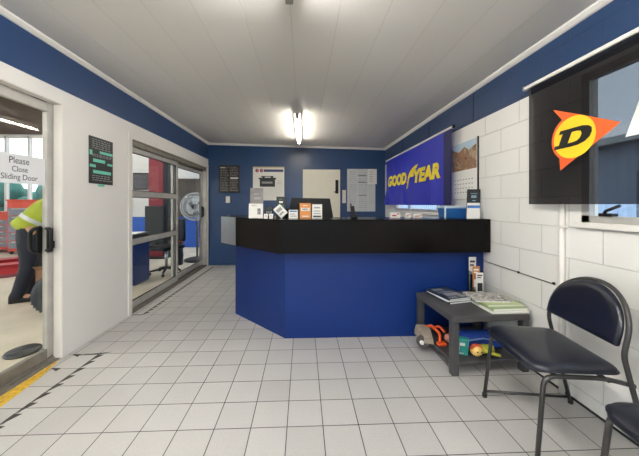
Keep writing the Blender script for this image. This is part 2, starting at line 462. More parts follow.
# fixed pane nearer the viewer
t = MB(); t.rbox(-1.998, -1.965, D1a, D1a+.06, .02, D1z, .005); t.rbox(-1.998, -1.965, 1.29, 1.35, .02, D1z, .005); t.build('fixed_frame', M['alum'], d1)
t = MB(); t.box(-1.984, -1.979, D1a+.05, 1.30, .02, D1z); t.build('glass_pane', M['glass'], d1)

# the notice on the glass: flat lettered film
nt_ = MB(); nt_.box(-2.0215, -2.0205, 1.80, 2.204, 1.385, 1.592)
sign = thing('door_notice', (-2.021, 2.0, 1.385), 'white film notice on the near sliding door glass', 'sign')
nt_.build('film', mat('frosted_white_film', (222, 224, 226), .6, var=.01), sign)
tx = MB(); F = FR('L', (-2.0205, 2.024, 0))
add_text(tx, 'Please', -.080, .056, 1.525, 1.572, F, .0, 0, .0006)
add_text(tx, 'Close', -.062, .046, 1.468, 1.508, F, .0, 0, .0006)
add_text(tx, 'Sliding Door', -.132, .120, 1.40, 1.452, F, .0, 0, .0006)
l = tx.build('lettering', M['ink'], sign)

# ---- door 2: far pair of sliding doors
d2 = sroot('door_2', (-1.99, 4.3, 0), 'far pair of aluminium sliding glass doors, one leaf with two middle rails', 'door')
t = MB()
t.box(XL, XL+.014, D2a-.055, D2a, 0, D2z+.055); t.box(XL, XL+.014, D2b, D2b+.055, 0, D2z+.055); t.box(XL, XL+.014, D2a, D2b, D2z, D2z+.055)
t.build('casing', M['white'], d2)
t = MB(); t.box(-2.06, XL, D2a, D2b, 0, .02)
for x in (-2.05, -2.0, -1.95): t.box(x-.006, x+.006, D2a, D2b, .02, .04)
t.build('floor_track', M['alum_dark'], d2)
t = MB(); t.box(-2.06, XL-.005, D2a, D2b, D2z-.02, D2z); t.box(-2.065, -2.055, D2a, D2b, D2z-.09, D2z); t.box(-2.005, -1.995, D2a, D2b, D2z-.09, D2z); t.box(-1.945, -1.937, D2a, D2b, D2z-.07, D2z)
t.build('head_track', M['alum_dark'], d2)
t = MB(); t.box(-2.06, XL-.002, D2b-.03, D2b, 0, D2z); t.box(-2.06, XL-.002, D2a, D2a+.012, 0, D2z); t.build('side_frame', M['alum'], d2)
def leaf(x, y0, y1, mids):
    z0, z1 = .04, D2z-.075
    st = []
    for a in (y0, y1-.06):
        q = MB(); q.rbox(x-.018, x+.018, a, a+.06, z0, z1, .005); st.append(q.build('door_stile', M['alum'], d2))
    q = MB(); q.rbox(x-.016, x+.016, y0+.05, y1-.05, z1-.06, z1, .005); q.build('top_rail', M['alum'], d2)
    q = MB(); q.rbox(x-.016, x+.016, y0+.05, y1-.05, z0, z0+.08, .005); q.build('bottom_rail', M['alum'], d2)
    for m in mids:
        q = MB(); q.rbox(x-.016, x+.016, y0+.05, y1-.05, m-.035, m+.035, .005); q.build('middle_rail', M['alum'], d2)
    q = MB(); q.box(x-.003, x+.003, y0+.05, y1-.05, z0+.05, z1-.05); gp = q.build('glass_pane', M['glass'], d2)
    q = MB(); zs = [z0+.08]+[v for mm in sorted(mids) for v in (mm-.035, mm+.035)]+[z1-.06]
    for a, b in zip(zs[::2], zs[1::2]):
        q.box(x-.008, x+.008, y0+.06, y0+.07, a, b); q.box(x-.008, x+.008, y1-.07, y1-.06, a, b); q.box(x-.008, x+.008, y0+.07, y1-.07, a, a+.008); q.box(x-.008, x+.008, y0+.07, y1-.07, b-.008, b)
    q.build('rubber_seal', M['dark'], gp)
leaf(-1.975, 3.13, 4.33, (1.36, .80))
leaf(-2.03, 4.28, 5.49, ())
h = MB(); h.rbox(-2.012, -1.985, 5.43, 5.475, .98, 1.2, .006); h.tube(fillet([(-2.01, 5.45, 1.18), (-1.97, 5.44, 1.18), (-1.97, 5.44, 1.0), (-2.01, 5.45, 1.0)], .02), .01)
h.build('door_handle', M['black'], d2)

# ---- door 3: cream door in the back wall
d3 = sroot('door_3', (.38, YB, 0), 'plain cream door with a tall black lock in the navy back wall', 'door')
t = MB(); t.rbox(-.005, .765, YB-.035, YB+.02, .01, 1.955, .004); t.build('door_leaf', M['cream'], d3)
h = MB(); h.rbox(.665, .725, YB-.065, YB-.035, 1.46, 1.74, .012); h.cyl((.695, YB-.06, 1.49), (.695, YB-.1, 1.49), .012); h.rbox(.63, .705, YB-.11, YB-.09, 1.48, 1.50, .006)
h.build('door_lock', M['black'], d3)

# ---- windows in the block wall
def win(name, label, ya, yb, z0, z1, splits, latch=None):
    w = sroot(name, (XR+.04, (ya+yb)/2, z0), label, 'window')
    t = MB(); x0, x1 = XR-.006, XR+.03
    t.box(x0, x1, ya, ya+.045, z0, z1); t.box(x0, x1, yb-.045, yb, z0, z1); t.box(x0, x1, ya, yb, z0, z0+.045); t.box(x0, x1, ya, yb, z1-.05, z1)
    for y in splits: t.box(x0+.01, x1, y-.025, y+.025, z0, z1)
    t.build('window_frame', M['alum'], w)
    t = MB(); t.rbox(XR-.03, XR+.01, ya-.03, yb+.03, z0-.03, z0+.004, .006); t.build('window_sill', M['white'], w)
    t = MB(); t.box(XR+.012, XR+.017, ya+.03, yb-.03, z0+.03, z1-.03); t.build('glass_pane', M['glass'], w)
    if latch:
        t = MB(); y = latch
        t.rbox(XR-.02, XR+.02, y-.05, y+.02, z0+.044, z0+.062, .004)
        t.tube([(XR-.01, y-.0, z0+.055), (XR-.03, y-.03, z0+.075), (XR-.035, y-.10, z0+.105)], .008)
        t.build('window_latch', M['black'], w)
    return w
win('window_1', 'aluminium window behind the black flag with a black latch', W1a, W1b, W1z0, W1z1, (.9,), 1.475)
win('window_2', 'aluminium window behind the blue flag above the counter', W2a, W2b, W2z0, W2z1, (4.35,))

# ---- floor markings by the two sliding doors
def sawtooth(y0, y1, x0, x1, step):
    m = MB(); y = y0; n = int((y1-y0)/step)
    for i in range(n):
        x = x0+(x1-x0)*i/n; yy = y0+i*step
        m.prism([(x, yy), (x+.045, yy+step*.95), (x, yy+step*.95)], 0, .0015)
        m.box(x-.004, x, yy, yy+step, 0, .0012)
    return m
m1 = sawtooth(.5, 2.3, -1.735, -1.68, .09); m1.prism([(-1.88, 2.29), (-1.60, 2.335), (-1.68, 2.30)], 0, .0015)
for y in (2.10, 2.29): m1.prism([(-1.90, y+.02), (-1.83, y+.02), (-1.83, y-.02)], 0, .0015)
grime = mat('dark_grey_floor_marks', (62, 60, 56), .7, var=.25, scale=30)
struct('trim_5', m1, grime, 'row of dark saw-tooth marks on the tiles by the near sliding door')
m2 = sawtooth(3.1, 5.5, -1.80, -1.79, .09); m2.box(-1.90, -1.80, 3.1, 3.115, 0, .0012)
struct('trim_6', m2, grime, 'row of dark saw-tooth marks on the tiles by the far sliding doors')
ys = MB(); ys.add([(-1.945, .5, .001), (-1.835, .5, .001), (-1.84, 1.70, .001), (-1.875, 2.02, .001), (-1.935, 2.22, .001), (-1.945, 2.22, .001)], [(0, 1, 2, 3, 4, 5)])
struct('trim_7', ys, M['yellow'], 'worn yellow line painted along the near sliding door')
# ------------------------------------------------------------------ counter
def offs(pts, d):
    """offset an open polyline to its right-hand side by d (miter joints)"""
    out = []
    for i, p in enumerate(pts):
        p = Vector(p); ns = []
        for a, b in ((i-1, i), (i, i+1)):
            if a < 0 or b >= len(pts): continue
            t = (Vector(pts[b])-Vector(pts[a])).normalized(); ns.append(Vector((t.y, -t.x)))
        n = sum(ns, Vector((0, 0))).normalized(); out.append(p+n*(d/n.dot(ns[0])))
    return [tuple(p) for p in out]

ct = thing('reception_counter', (.4, 2.8, 0), 'long reception counter with blue base and glossy black front', 'counter')
base = [(-.765, 3.5), (-.765, 3.104), (-.165, 2.508), (XR-.004, 2.508)]
bi = offs(base, -.04)
m = MB(); m.prism(base+bi[::-1], 0, .95); m.build('base', M['counterblue'], ct)
fa = [(-.926, 3.5), (-.926, 3.115), (-.212, 2.405), (XR-.008, 2.405)]
fi = offs(fa, -.04)
m = MB(); m.prism(fa+fi[::-1], .80, 1.098); m.build('fascia', M['blackgloss'], ct)
ep = [(-.926, 3.115), (-.715, 2.905)]  # bright reflection on the glossy black fascia, built as an added metal panel
m = MB(); m.prism(offs(ep, .004)+offs(ep, -.001)[::-1], .803, 1.10); e_ = m.build('reflection_panel', mat('silver_reflection_metal', (188, 196, 208), .28, .9), ct); e_['label'] = 'added silver panel standing in for a reflection on the black front'
m = MB(); b2 = offs(fa, -.45); m.prism(fa[0:]+b2[::-1], 1.092, 1.102); b3 = offs(base, -.005)
m.build('counter_top', M['blackgloss'], ct)

dk = thing('reception_desk', (.5, 3.2, 0), 'low desk behind the reception counter carrying the monitor', 'desk')
m = MB(); m.rbox(-.40, 1.65, 2.90, 3.45, .72, .75, .005); m.build('desk_top', M['table'], dk)
for x in (-.36, 1.6):
    m = MB(); m.box(x-.015, x+.015, 2.95, 3.42, 0, .72); m.build('side_panel', M['table'], dk)
#
TOP = 1.102

def card(name, label, cat, x, y, w, h, cols, tilt=.22, yaw=0., bands=(), group=None, thick=.004, marks=None):
    """a printed card on a small easel; bands = (y0, y1, x0, x1, colour index) in fractions"""
    o = thing(name, (x, y, TOP), label, cat, group, yaw)
    T = Matrix.Rotation(-tilt, 4, 'X') @ Matrix(((1, 0, 0, 0), (0, 0, -1, 0), (0, 1, 0, 0), (0, 0, 0, 1)))
    m = MB(); m.box(-w/2, w/2, 0, h, 0, thick, 0, T); m.build('card', cols[0], o, False)
    if bands:
        for i in sorted({b[4] for b in bands}):
            m = MB()
            for y0, y1, x0, x1, ci in bands:
                if ci == i: m.box((x0-.5)*w, (x1-.5)*w, y0*h, y1*h, thick, thick+.0006, 0, T)
            m.build('print', cols[i], o, False)
    m = MB(); m.prism([(.004, .0), (.004+math.sin(tilt)*h*.7, math.cos(tilt)*h*.7), (h*.35+.02, 0)], -.004, .004, 0, Matrix(((0, 0, 1, 0), (1, 0, 0, 0), (0, 1, 0, 0), (0, 0, 0, 1))))
    m.build('easel', cols[0], o, False)
    return o

P = M['paper']; K = M['ink']; GP = M['greypaper']; GI = M['greyink']
greenink = mat('green_print', (40, 120, 80), .5); blueink = mat('blue_print', (60, 120, 190), .5); navyink = mat('navy_print', (24, 34, 58), .5)
# tall grey and white leaflet stand
o = card('leaflet_stand', 'tall leaflet stand at counter left end, grey upper card over white leaflets', 'leaflet stand', -.452, 2.66, .125, .30, [GP, P, K, GI], .16, .12,
         ((0, .48, -.1, .98, 1), (.12, .32, .55, .8, 2), (.4, .44, .1, .5, 3), (.62, .7, .3, .8, 3), (.78, .82, .25, .7, 3)))
# payment terminal
o = thing('card_reader', (-.335, 2.67, TOP), 'small black payment terminal beside the tall leaflet stand', 'card reader')
T = Matrix.Rotation(-.5, 4, 'X') @ Matrix(((1, 0, 0, 0), (0, 0, -1, 0), (0, 1, 0, 0), (0, 0, 0, 1)))
m = MB(); m.rbox(-.04, .04, .0, .125, -.02, .018, .008, 2, 0, T); m.build('body', M['black'], o, False)
m = MB(); m.box(-.03, .03, .075, .115, .018, .0195, 0, T); m.build('screen', mat('grey_screen', (70, 78, 84), .2), o, False)
m = MB()
for i in range(3):
    for j in range(4): m.rbox(-.027+i*.02, -.013+i*.02, .022+j*.012, .03+j*.012, .018, .021, .002, 1, 0, T)
m.build('keypad', GI, o, False)
m = MB(); m.rbox(-.045, .045, -.01, .1, 0, .02, .006); m.build('base', M['black'], o, False)
for i, (dx, lb) in enumerate(((-.355, 'small white label slip in front of payment terminal, left one'), (-.305, 'small white label slip in front of payment terminal, right one'))):
    card('label_slip', lb, 'label', dx, 2.60, .036, .045, [P, GI], .3, 0, ((.3, .4, .2, .8, 1), (.6, .7, .2, .8, 1)), 'white label slips')
# green and black card
card('display_card', 'dark display card with green print, right of the payment terminal', 'card', -.225, 2.74, .095, .215, [M['charcoal'], greenink, P], .12, -.1,
     ((.4, .62, .2, .8, 1), (.7, .78, .3, .7, 2), (.84, .88, .3, .6, 1)))
# white booklet leaning askew
o = thing('booklet', (-.21, 2.63, TOP), 'white booklet leaning askew below the dark green-print card', 'booklet')
T = Matrix.Rotation(-.35, 4, 'X') @ Matrix(((1, 0, 0, 0), (0, 0, -1, 0), (0, 1, 0, 0), (0, 0, 0, 1))) @ Matrix.Rotation(.75, 4, 'Z')
m = MB(); m.box(.0, .085, .0, .12, 0, .006, 0, Matrix.Translation((-.0, 0, .0)) @ T); m.build('pages', P, o, False)
m = MB(); m.box(.012, .06, .025, .045, .006, .0068, 0, T); m.box(.012, .07, .06, .095, .006, .0068, 0, T); m.build('print', GI, o, False)
card('notice_card', 'small white notice card left of the orange card', 'card', -.095, 2.64, .088, .082, [P, GI, blueink], .2, .05, ((.2, .3, .15, .85, 1), (.45, .55, .15, .7, 1), (.75, .9, .1, .9, 2)), 'small cards along the counter')
card('notice_card', 'orange notice card with white stripe on the counter', 'card', .022, 2.64, .108, .15, [mat('amber_card', (224, 142, 56), .5), P, K], .2, 0, ((.48, .68, .12, .88, 1), (.52, .64, .2, .75, 2), (.1, .16, .2, .8, 1), (.82, .86, .3, .7, 1)), 'small cards along the counter')
card('notice_card', 'white notice card with dark foot stripe right of the orange card', 'card', .137, 2.64, .098, .138, [P, GI, K], .2, -.06, ((.3, .36, .15, .85, 1), (.48, .54, .15, .85, 1), (.7, .8, .2, .8, 1), (.06, .18, .1, .9, 2)), 'small cards along the counter')
# monitor seen from behind
o = thing('computer_monitor', (.085, 3.10, .75), 'black computer monitor seen from behind at the counter', 'monitor', None, .05)
m = MB(); m.loft([[(-.27, 0, .30), (.27, 0, .30), (.225, 0, .555), (-.215, 0, .562)], [(-.27, .03, .30), (.27, .03, .30), (.225, .03, .555), (-.215, .03, .562)]], smooth=False)
m.rbox(-.14, .14, -.025, .005, .33, .50, .012); m.build('housing', M['black'], o, False)
m = MB(); m.box(-.2, .2, .03, .032, .32, .54); m.build('screen', mat('dark_screen', (30, 36, 48), .15), o, False)
m = MB(); m.rbox(-.03, .03, -.035, -.01, .0, .4, .008); m.build('stand', M['black'], o, False)
m = MB(); m.rbox(-.12, .12, -.1, .08, 0, .015, .006); m.build('foot', M['black'], o, False)
# pens
o = thing('pen_cup', (-.165, 2.80, TOP), 'black pen cup behind the dark green-print card', 'pen cup')
m = MB(); m.lathe([(.001, .003), (.03, .003), (.032, .09), (.036, .09), (.034, 0), (.001, 0)], (-.165, 2.80, TOP)); m.build('cup', M['black'], o)
p = MB(); p.tube([(-.16, 2.80, TOP+.005), (-.178, 2.81, TOP+.21)], .004, 8); tag(p.build('pen', K), 'dark pen standing up from the pen cup', 'pen')
# cordless phone
o = thing('cordless_phone', (.508, 2.68, TOP), 'black cordless phone standing in its cradle on the counter', 'phone')
m = MB(); m.rbox(-.035, .035, -.03, .04, 0, .035, .01); m.build('cradle', M['black'], o, False)
T = Matrix.Translation((-.004, .01, .02)) @ Matrix.Rotation(-.12, 4, 'Y') @ Matrix.Rotation(-.1, 4, 'X')
m = MB(); m.rbox(-.02, .02, -.012, .012, 0, .10, .008, 2, 0, T); m.cyl(T @ Vector((-.012, 0, .1)), T @ Vector((-.012, 0, .125)), .006); m.build('handset', M['black'], o, False)
# packets under the blue flag
pk = mat('red_print', (190, 50, 60), .5)
for i, (x, w, h, lb) in enumerate(((.93, .10, .055, 'white red-printed packet on the counter, nearest the back wall corner'), (1.06, .05, .045, 'slim white packet on the counter, second from the left'), (1.16, .09, .04, 'low white packet with red print left of the blue tub'))):
    o = thing('small_packet', (x, 2.72, TOP), lb, 'packet', 'white packets on the counter')
    m = MB(); m.rbox(-w/2, w/2, -.025, .025, 0, h, .003); m.build('box', P, o, False)
    m = MB(); m.box(-w*.35, w*.1, -.0262, -.025, h*.3, h*.55); m.box(w*.15, w*.4, -.0262, -.025, h*.6, h*.8); m.build('print', pk, o, False)
# blue tub with pale lid
o = thing('storage_tub', (1.535, 2.70, TOP), 'blue plastic tub with pale lid on the counter', 'tub')
m = MB(); m.loft([[(-.12, -.07, .002), (.12, -.07, .002), (.12, .07, .002), (-.12, .07, .002)], [(-.132, -.08, .098), (.132, -.08, .098), (.132, .08, .098), (-.132, .08, .098)]], smooth=False)
m.build('tub', mat('mid_blue_plastic', (28, 92, 158), .4), o, False)
m = MB(); m.rbox(-.14, .14, -.088, .088, .096, .118, .006); m.rbox(-.142, -.128, -.086, -.07, 0, .1, .004); m.build('lid', mat('pale_blue_lid', (196, 214, 226), .4), o, False)
# brochure display with black header
o = thing('brochure_display', (1.60, 2.49, TOP), 'leaning brochure display with black header above white leaflets', 'brochure display', None, 0)
T = Matrix.Rotation(-.2, 4, 'X') @ Matrix(((1, 0, 0, 0), (0, 0, -1, 0), (0, 1, 0, 0), (0, 0, 0, 1)))
SH = Matrix.Identity(4); SH[0][1] = .16
T = T @ SH
m = MB(); m.box(-.07, .06, 0, .285, 0, .005, 0, T); m.build('backing', M['charcoal'], o, False)
m = MB(); m.box(-.068, .055, .0, .15, .005, .012, 0, T); m.build('leaflets', P, o, False)
m = MB(); m.box(-.068, .055, .10, .125, .012, .0128, 0, T); m.build('stripe', blueink, o, False)
m = MB(); m.box(-.03, .02, .20, .225, .005, .0058, 0, T); m.box(-.035, .03, .24, .246, .005, .0058, 0, T); m.box(-.02, .015, .17, .178, .005, .0058, 0, T); m.build('print', mat('pale_print', (120, 150, 170), .5), o, False)

# ------------------------------------------------------------------ flags
def cloth(y0, y1, z0, z1, x, fn, ny=60, nz=30):
    m = MB(); v = []; f = []
    for j in range(nz+1):
        for i in range(ny+1):
            y = y0+(y1-y0)*i/ny; z = z0+(z1-z0)*j/nz
            v.append(fn(Vector((x, y, z))))
    for j in range(nz):
        for i in range(ny):
            a = j*(ny+1)+i; f.append((a, a+1, a+ny+2, a+ny+1))
    m.add(v, f, 0, True); return m

gx = XR-.075
def gfn(p):
    t = (2.085-p.z)/.86
    d = .018*math.sin(p.y*7.5+p.z*5)*t+.012*math.sin(p.y*13-p.z*9+1)*t+.02*t*math.sin(p.y*1.3)
    return Vector((p.x-abs(d)*.6-d*.6, p.y, p.z-.012*math.sin((p.y-2.93)/2.34*PI)*(1-t)))
o = thing('wall_flag', (gx, 4.1, 2.085), 'blue flag with yellow lettering hanging above the right end of counter', 'flag', 'flags on the block wall')
fb = mat('royal_blue_flag_cloth', (36, 44, 176), .5, var=.05, scale=3)
cl = cloth(2.94, 5.27, 1.228, 2.085, gx, gfn); c_ = cl.build('cloth', fb, o)
e = cloth(2.94, 3.10, 1.228, 2.085, gx-.002, gfn, 8, 30); e.build('hem', mat('dark_navy_hem', (24, 24, 84), .6), o)
tx = MB(); F = FR('R', (gx-.002, 0, 0))
up = lambda w: gfn(w)
add_text(tx, 'GOOD', -5.11, -4.235, 1.565, 1.765, F, .055, .16, .003, 0, 2, up)
tx.build('lettering', M['yellowp'], o); tx = MB()
add_text(tx, 'YEAR', -3.97, -3.17, 1.555, 1.755, F, .055, .16, .003, 0, 2, up)
tx.build('lettering', M['yellowp'], o)
foot = [(0, 0), (.10, .02), (.20, .22), (.30, .42), (.40, .52), (.62, .50), (.74, .60), (.56, .62), (.80, .68), (.92, .78), (.66, .76), (.92, .86), (1.04, 1.0), (.72, .94), (.50, .86), (.34, .72), (.22, .56), (.16, .40), (.04, .30), (.12, .24)]
m = MB(); bm = bmesh.new()
fv = [bm.verts.new((x*.42-4.24, y*.34+1.485, 0)) for x, y in foot]; bm.faces.new(fv)
ex = bmesh.ops.extrude_face_region(bm, geom=bm.faces[:]); 
for v in [q for q in ex['geom'] if isinstance(q, bmesh.types.BMVert)]: v.co.z = .003
bmesh.ops.triangulate(bm, faces=bm.faces[:]); bmesh.ops.subdivide_edges(bm, edges=bm.edges[:], cuts=2)
for v in bm.verts: v.co = gfn(F @ v.co)
m.bm(bm); m.build('emblem', M['yellowp'], o)
m = MB(); m.rbox(gx-.012, gx+.012, 2.90, 5.30, 2.075, 2.10, .006); r_ = m.build('hanging_rod', M['white'], o)
m = MB(); m.rbox(gx-.014, gx+.014, 2.885, 2.905, 2.072, 2.105, .004); m.build('rod_end', M['black'], r_)

dx = XR-.065
def dfn(p):
    t = (2.095-p.z)/.86
    d = .008*math.sin(p.y*6+p.z*4)*t+.006*math.sin(p.y*15+2)*t
    return Vector((p.x-abs(d)*.5-d*.5, p.y, p.z))
o = thing('wall_flag', (dx, 1.1, 2.095), 'sheer black flag with orange and yellow arrow emblem hanging over the window', 'flag', 'flags on the block wall')
DY0, DY1 = .15, 1.918
cl = cloth(DY0, DY1, 1.238, 2.092, dx, dfn); cl.build('cloth', sheer('sheer_black_flag_cloth', (20, 18, 20), .12), o)
m = MB()
for a, b in ((1.900, 1.918),): 
    e = cloth(a, b, 1.238, 2.092, dx-.001, dfn, 2, 30); m.v, m.f, m.mi, m.sm = e.v, e.f, e.mi, e.sm
o_ = MB.build(m, 'hem', M['charcoal'], o)
def dpoly(name, loops, z, mtl, cuts=2):
    """flat printed shape on the flag; y positions are world, holes are cut by bridging outline and hole"""
    bm = bmesh.new(); F = FR('R', (dx, 0, 0))
    es = []
    for lp in loops:
        vs_ = [bm.verts.new((-a, b, z)) for a, b in lp]
        es += [bm.edges.new((vs_[i], vs_[(i+1) % len(vs_)])) for i in range(len(vs_))]
    bmesh.ops.triangle_fill(bm, use_beauty=True, edges=es)
    bmesh.ops.subdivide_edges(bm, edges=bm.edges[:], cuts=cuts)
    for v in bm.verts: v.co = dfn(F @ v.co)
    q = MB(); q.bm(bm); return q.build(name, mtl, o)
cy, cz, cr_ = 1.590, 1.648, .128
tl, tp, bt = (1.728, 1.862), (1.342, 1.664), (1.672, 1.452)
a0 = [(cy+(cr_+.016)*math.cos(t), cz+(cr_+.016)*math.sin(t)) for t in [math.radians(d) for d in range(100, -1, -10)]]
# outline: tail top, tip, tail bottom, then round the far side of the disc back to the top
rim = [(cy+(cr_+.018)*math.cos(math.radians(d)), cz+(cr_+.018)*math.sin(math.radians(d))) for d in range(-52, 64, 8)]
dpoly('emblem', [[tl, (1.53, 1.762), tp, (1.50, 1.564), bt]+rim], .002, M['orangep'])
disc = [(cy+cr_*math.cos(2*PI*i/36), cz+cr_*math.sin(2*PI*i/36)) for i in range(36)]
dpoly('emblem_disc', [disc], .0035, mat('warm_yellow_print', (248, 206, 34), .5))
def DL(pts): return [(cy-(x*.21-.105+(y-.5)*.045), cz+(y-.5)*.112) for x, y in pts]
outer = [(0, 0), (.55, 0), (.74, .03), (.9, .14), (.99, .33), (1.0, .55), (.95, .78), (.84, .92), (.66, 1), (.0, 1), (.0, .80), (.12, .80), (.12, .2), (.0, .2)]
inner = [(.40, .22), (.55, .22), (.66, .27), (.72, .40), (.72, .60), (.66, .74), (.55, .79), (.40, .79)]
dpoly('emblem_letter', [DL(outer), DL(inner)], .005, M['black'], 1)
tx = MB(); add_text(tx, 'DUNLOP', -1.318, -.20, 1.578, 1.765, FR('R', (dx-.002, 0, 0)), .03, .32, .002, 0, 2, dfn)
tx.build('lettering', M['paper'], o)
m = MB(); m.rbox(dx-.012, dx+.012, DY0-.03, DY1+.03, 2.083, 2.108, .006); r_ = m.build('hanging_rod', M['white'], o)
m = MB(); m.rbox(dx-.014, dx+.014, DY1+.028, DY1+.045, 2.08, 2.112, .004); m.cyl((dx+.01, DY1+.03, 2.115), (XR, DY1+.03, 2.115), .004, 8); m.build('rod_end', M['steel'], r_)

# ------------------------------------------------------------------ wall things
# calendar
o = thing('wall_calendar', (XR-.004, 2.81, 1.6), 'wall calendar with rocky landscape photo beside the blue flag', 'calendar')
m = MB(); m.box(XR-.010, XR-.001, 2.585, 3.04, 1.30, 1.905); m.build('page', P, o)
m = MB(); m.box(XR-.013, XR-.010, 2.60, 3.03, 1.60, 1.895); m.build('picture', photo_mat('rocky_landscape_print', [(70, 52, 40), (150, 106, 72), (120, 90, 66), (176, 150, 120), (90, 84, 60)], 11), o)
m = MB()
m.prism([(-3.03, 1.895), (-2.60, 1.895), (-2.60, 1.84), (-2.72, 1.80), (-2.80, 1.845), (-2.90, 1.80), (-3.03, 1.85)], .0131, .0136, 0, FR('R', (XR, 0, 0))); m.build('picture_sky', mat('pale_sky_print', (176, 200, 216), .4), o)
m = MB(); m.box(XR-.014, XR-.001, 2.579, 2.586, 1.30, 1.905); m.build('frame_edge', M['dark'], o)
m = MB()
for j in range(4):
    for i in range(7): m.box(XR-.0108, XR-.010, 2.66+i*.05, 2.682+i*.05, 1.36+j*.045, 1.37+j*.045)
m.build('day_grid', GI, o)

# price board on the left wall
o = thing('price_board', (XL+.005, 2.665, 1.65), 'black price board with pale green bars on the white left wall', 'board')
m = MB(); m.rbox(XL-.001, XL+.010, 2.516, 2.815, 1.430, 1.862, .002); m.build('board', M['charcoal'], o)
m = MB(); F = FR('L', (XL+.010, 2.516, 1.43))
for x0, x1, y0, y1 in ((.12, .29, .285, .31), (.04, .19, .20, .23), (.22, .29, .185, .205), (.0, .07, .15, .175), (.04, .27, .095, .125), (.0, .03, .26, .305)): wallrect(m, F, x0, x1, y0, y1, 0, .0012)
m.build('bars', M['teal'], o)
m = MB(); rr = random.Random(3)
for yy in (.405, .385, .365, .345, .325, .265, .25, .07, .05, .03): 
    x = .03
    while x < .26:
        w = rr.uniform(.012, .04); wallrect(m, F, x, min(x+w, .28), yy, yy+.007, 0, .001); x += w+.012
m.build('small_print', GI, o)
m = MB(); wallrect(m, F, .11, .19, -.025, -.004, -.008, -.006); m.build('tag', M['teal'], o)

# dark menu board on the back wall
o = thing('menu_board', (-1.503, YB, 1.75), 'black board of small pale print on the navy back wall left end', 'board')
m = MB(); m.rbox(-1.712, -1.292, YB-.018, YB+.001, 1.475, 2.038, .003); m.build('board', M['charcoal'], o)
m = MB(); F = FR('B', (-1.712, YB-.018, 1.475)); rr = random.Random(5)
for j in range(15):
    for c0 in (.03, .225):
        x = c0
        while x < c0+.14:
            w = rr.uniform(.01, .05); wallrect(m, F, x, min(x+w, c0+.165), .035+j*.034, .047+j*.034, 0, .001); x += w+.014
m.build('small_print', mat('tan_print', (150, 140, 130), .6), o)
m = MB(); wallrect(m, F, .235, .39, .285, .31, 0, .0014); wallrect(m, F, .03, .12, .505, .52, 0, .0014); m.build('heading', P, o)

# battery poster
o = thing('poster', (-.71, YB, 1.66), 'white poster showing a black car battery on the navy back wall', 'poster')
F = FR('B', (-1.026, YB-.001, 1.32))
m = MB(); wallrect(m, F, 0, .64, 0, .69, 0, .004); m.build('sheet', P, o)
m = MB(); wallrect(m, F, 0, .64, .66, .69, .004, .010); m.build('top_strip', mat('beige_strip', (206, 196, 160), .5), o)
m = MB(); wallrect(m, F, .22, .62, .585, .635, .004, .0048); m.build('banner', mat('purple_blue_print', (52, 56, 112), .5), o)
m = MB()
for cx in (.085, .175):
    m.prism([(cx+.036*math.cos(t*PI/12)*(1 if t < 16 else .98), .61+.036*math.sin(t*PI/12)) for t in range(24)], .004, .0046, 0, F)
m.build('logo_disc', mat('purple_print', (84, 52, 130), .5), o)
m = MB()
for cx in (.085, .175): m.prism([(cx+.020*math.cos(t*PI/8)+.01, .61+.020*math.sin(t*PI/8)) for t in range(16)], .0046, .0052, 0, F)
m.build('logo_spot', M['orange'], o)
m = MB(); wallrect(m, F, .14, .45, .28, .43, .004, .006); wallrect(m, F, .12, .47, .43, .465, .004, .007); wallrect(m, F, .19, .24, .465, .485, .004, .007); wallrect(m, F, .36, .41, .465, .485, .004, .007)
wallrect(m, F, .16, .42, .485, .50, .004, .0065); m.build('battery_picture', M['charcoal'], o)
m = MB(); wallrect(m, F, .18, .40, .345, .385, .006, .0068); wallrect(m, F, .5, .6, .34, .345, .004, .0046); wallrect(m, F, .5, .6, .40, .405, .004, .0046); wallrect(m, F, .5, .58, .37, .375, .004, .0046); m.build('battery_label', GI, o)

# white paper charts
o = thing('paper_chart', (1.2, YB, 1.5), 'large white printed chart on the back wall beside the cream door', 'chart')
F = FR('B', (.915, YB-.0003, 1.09))
m = MB(); wallrect(m, F, 0, .59, 0, .885, 0, .003); m.build('sheet', mat('pale_grey_paper', (204, 206, 206), .6), o)
m = MB(); wallrect(m, F, .43, .62, .57, .885, .003, .006); m.build('overlay_sheet', P, o)
m = MB(); rr = random.Random(9)
for j in range(18):
    for c0, c1 in ((.05, .19), (.24, .41)):
        x = c0
        while x < c1:
            w = rr.uniform(.02, .07); wallrect(m, F, x, min(x+w, c1), .08+j*.043, .088+j*.043, .003, .0036); x += w+.02
for j in range(5): wallrect(m, F, .46, .54, .62+j*.05, .63+j*.05, .006, .0066)
m.build('print', GI, o)
m = MB()
for yy in (.74, .60, .33): wallrect(m, F, .23, .41, yy, yy+.016, .003, .0038)
m.build('heading', mat('mid_grey_print', (96, 98, 100), .6), o)

for x, z, w, h, lb in ((-1.533, 1.335, .085, .135, 'white light switch under the black board on the back wall'), (.85, 1.40, .075, .27, 'tall white switch plate between cream door and paper chart')):
    o = thing('light_switch', (x, YB, z), lb, 'switch', 'switch plates')
    m = MB(); m.rbox(x-w/2, x+w/2, YB-.012, YB-.001, z-h/2, z+h/2, .004); m.build('plate', M['white'], o)
    m = MB(); m.rbox(x-.014, x+.014, YB-.02, YB-.010, z-.02, z+.02, .003); m.build('rocker', P, o)

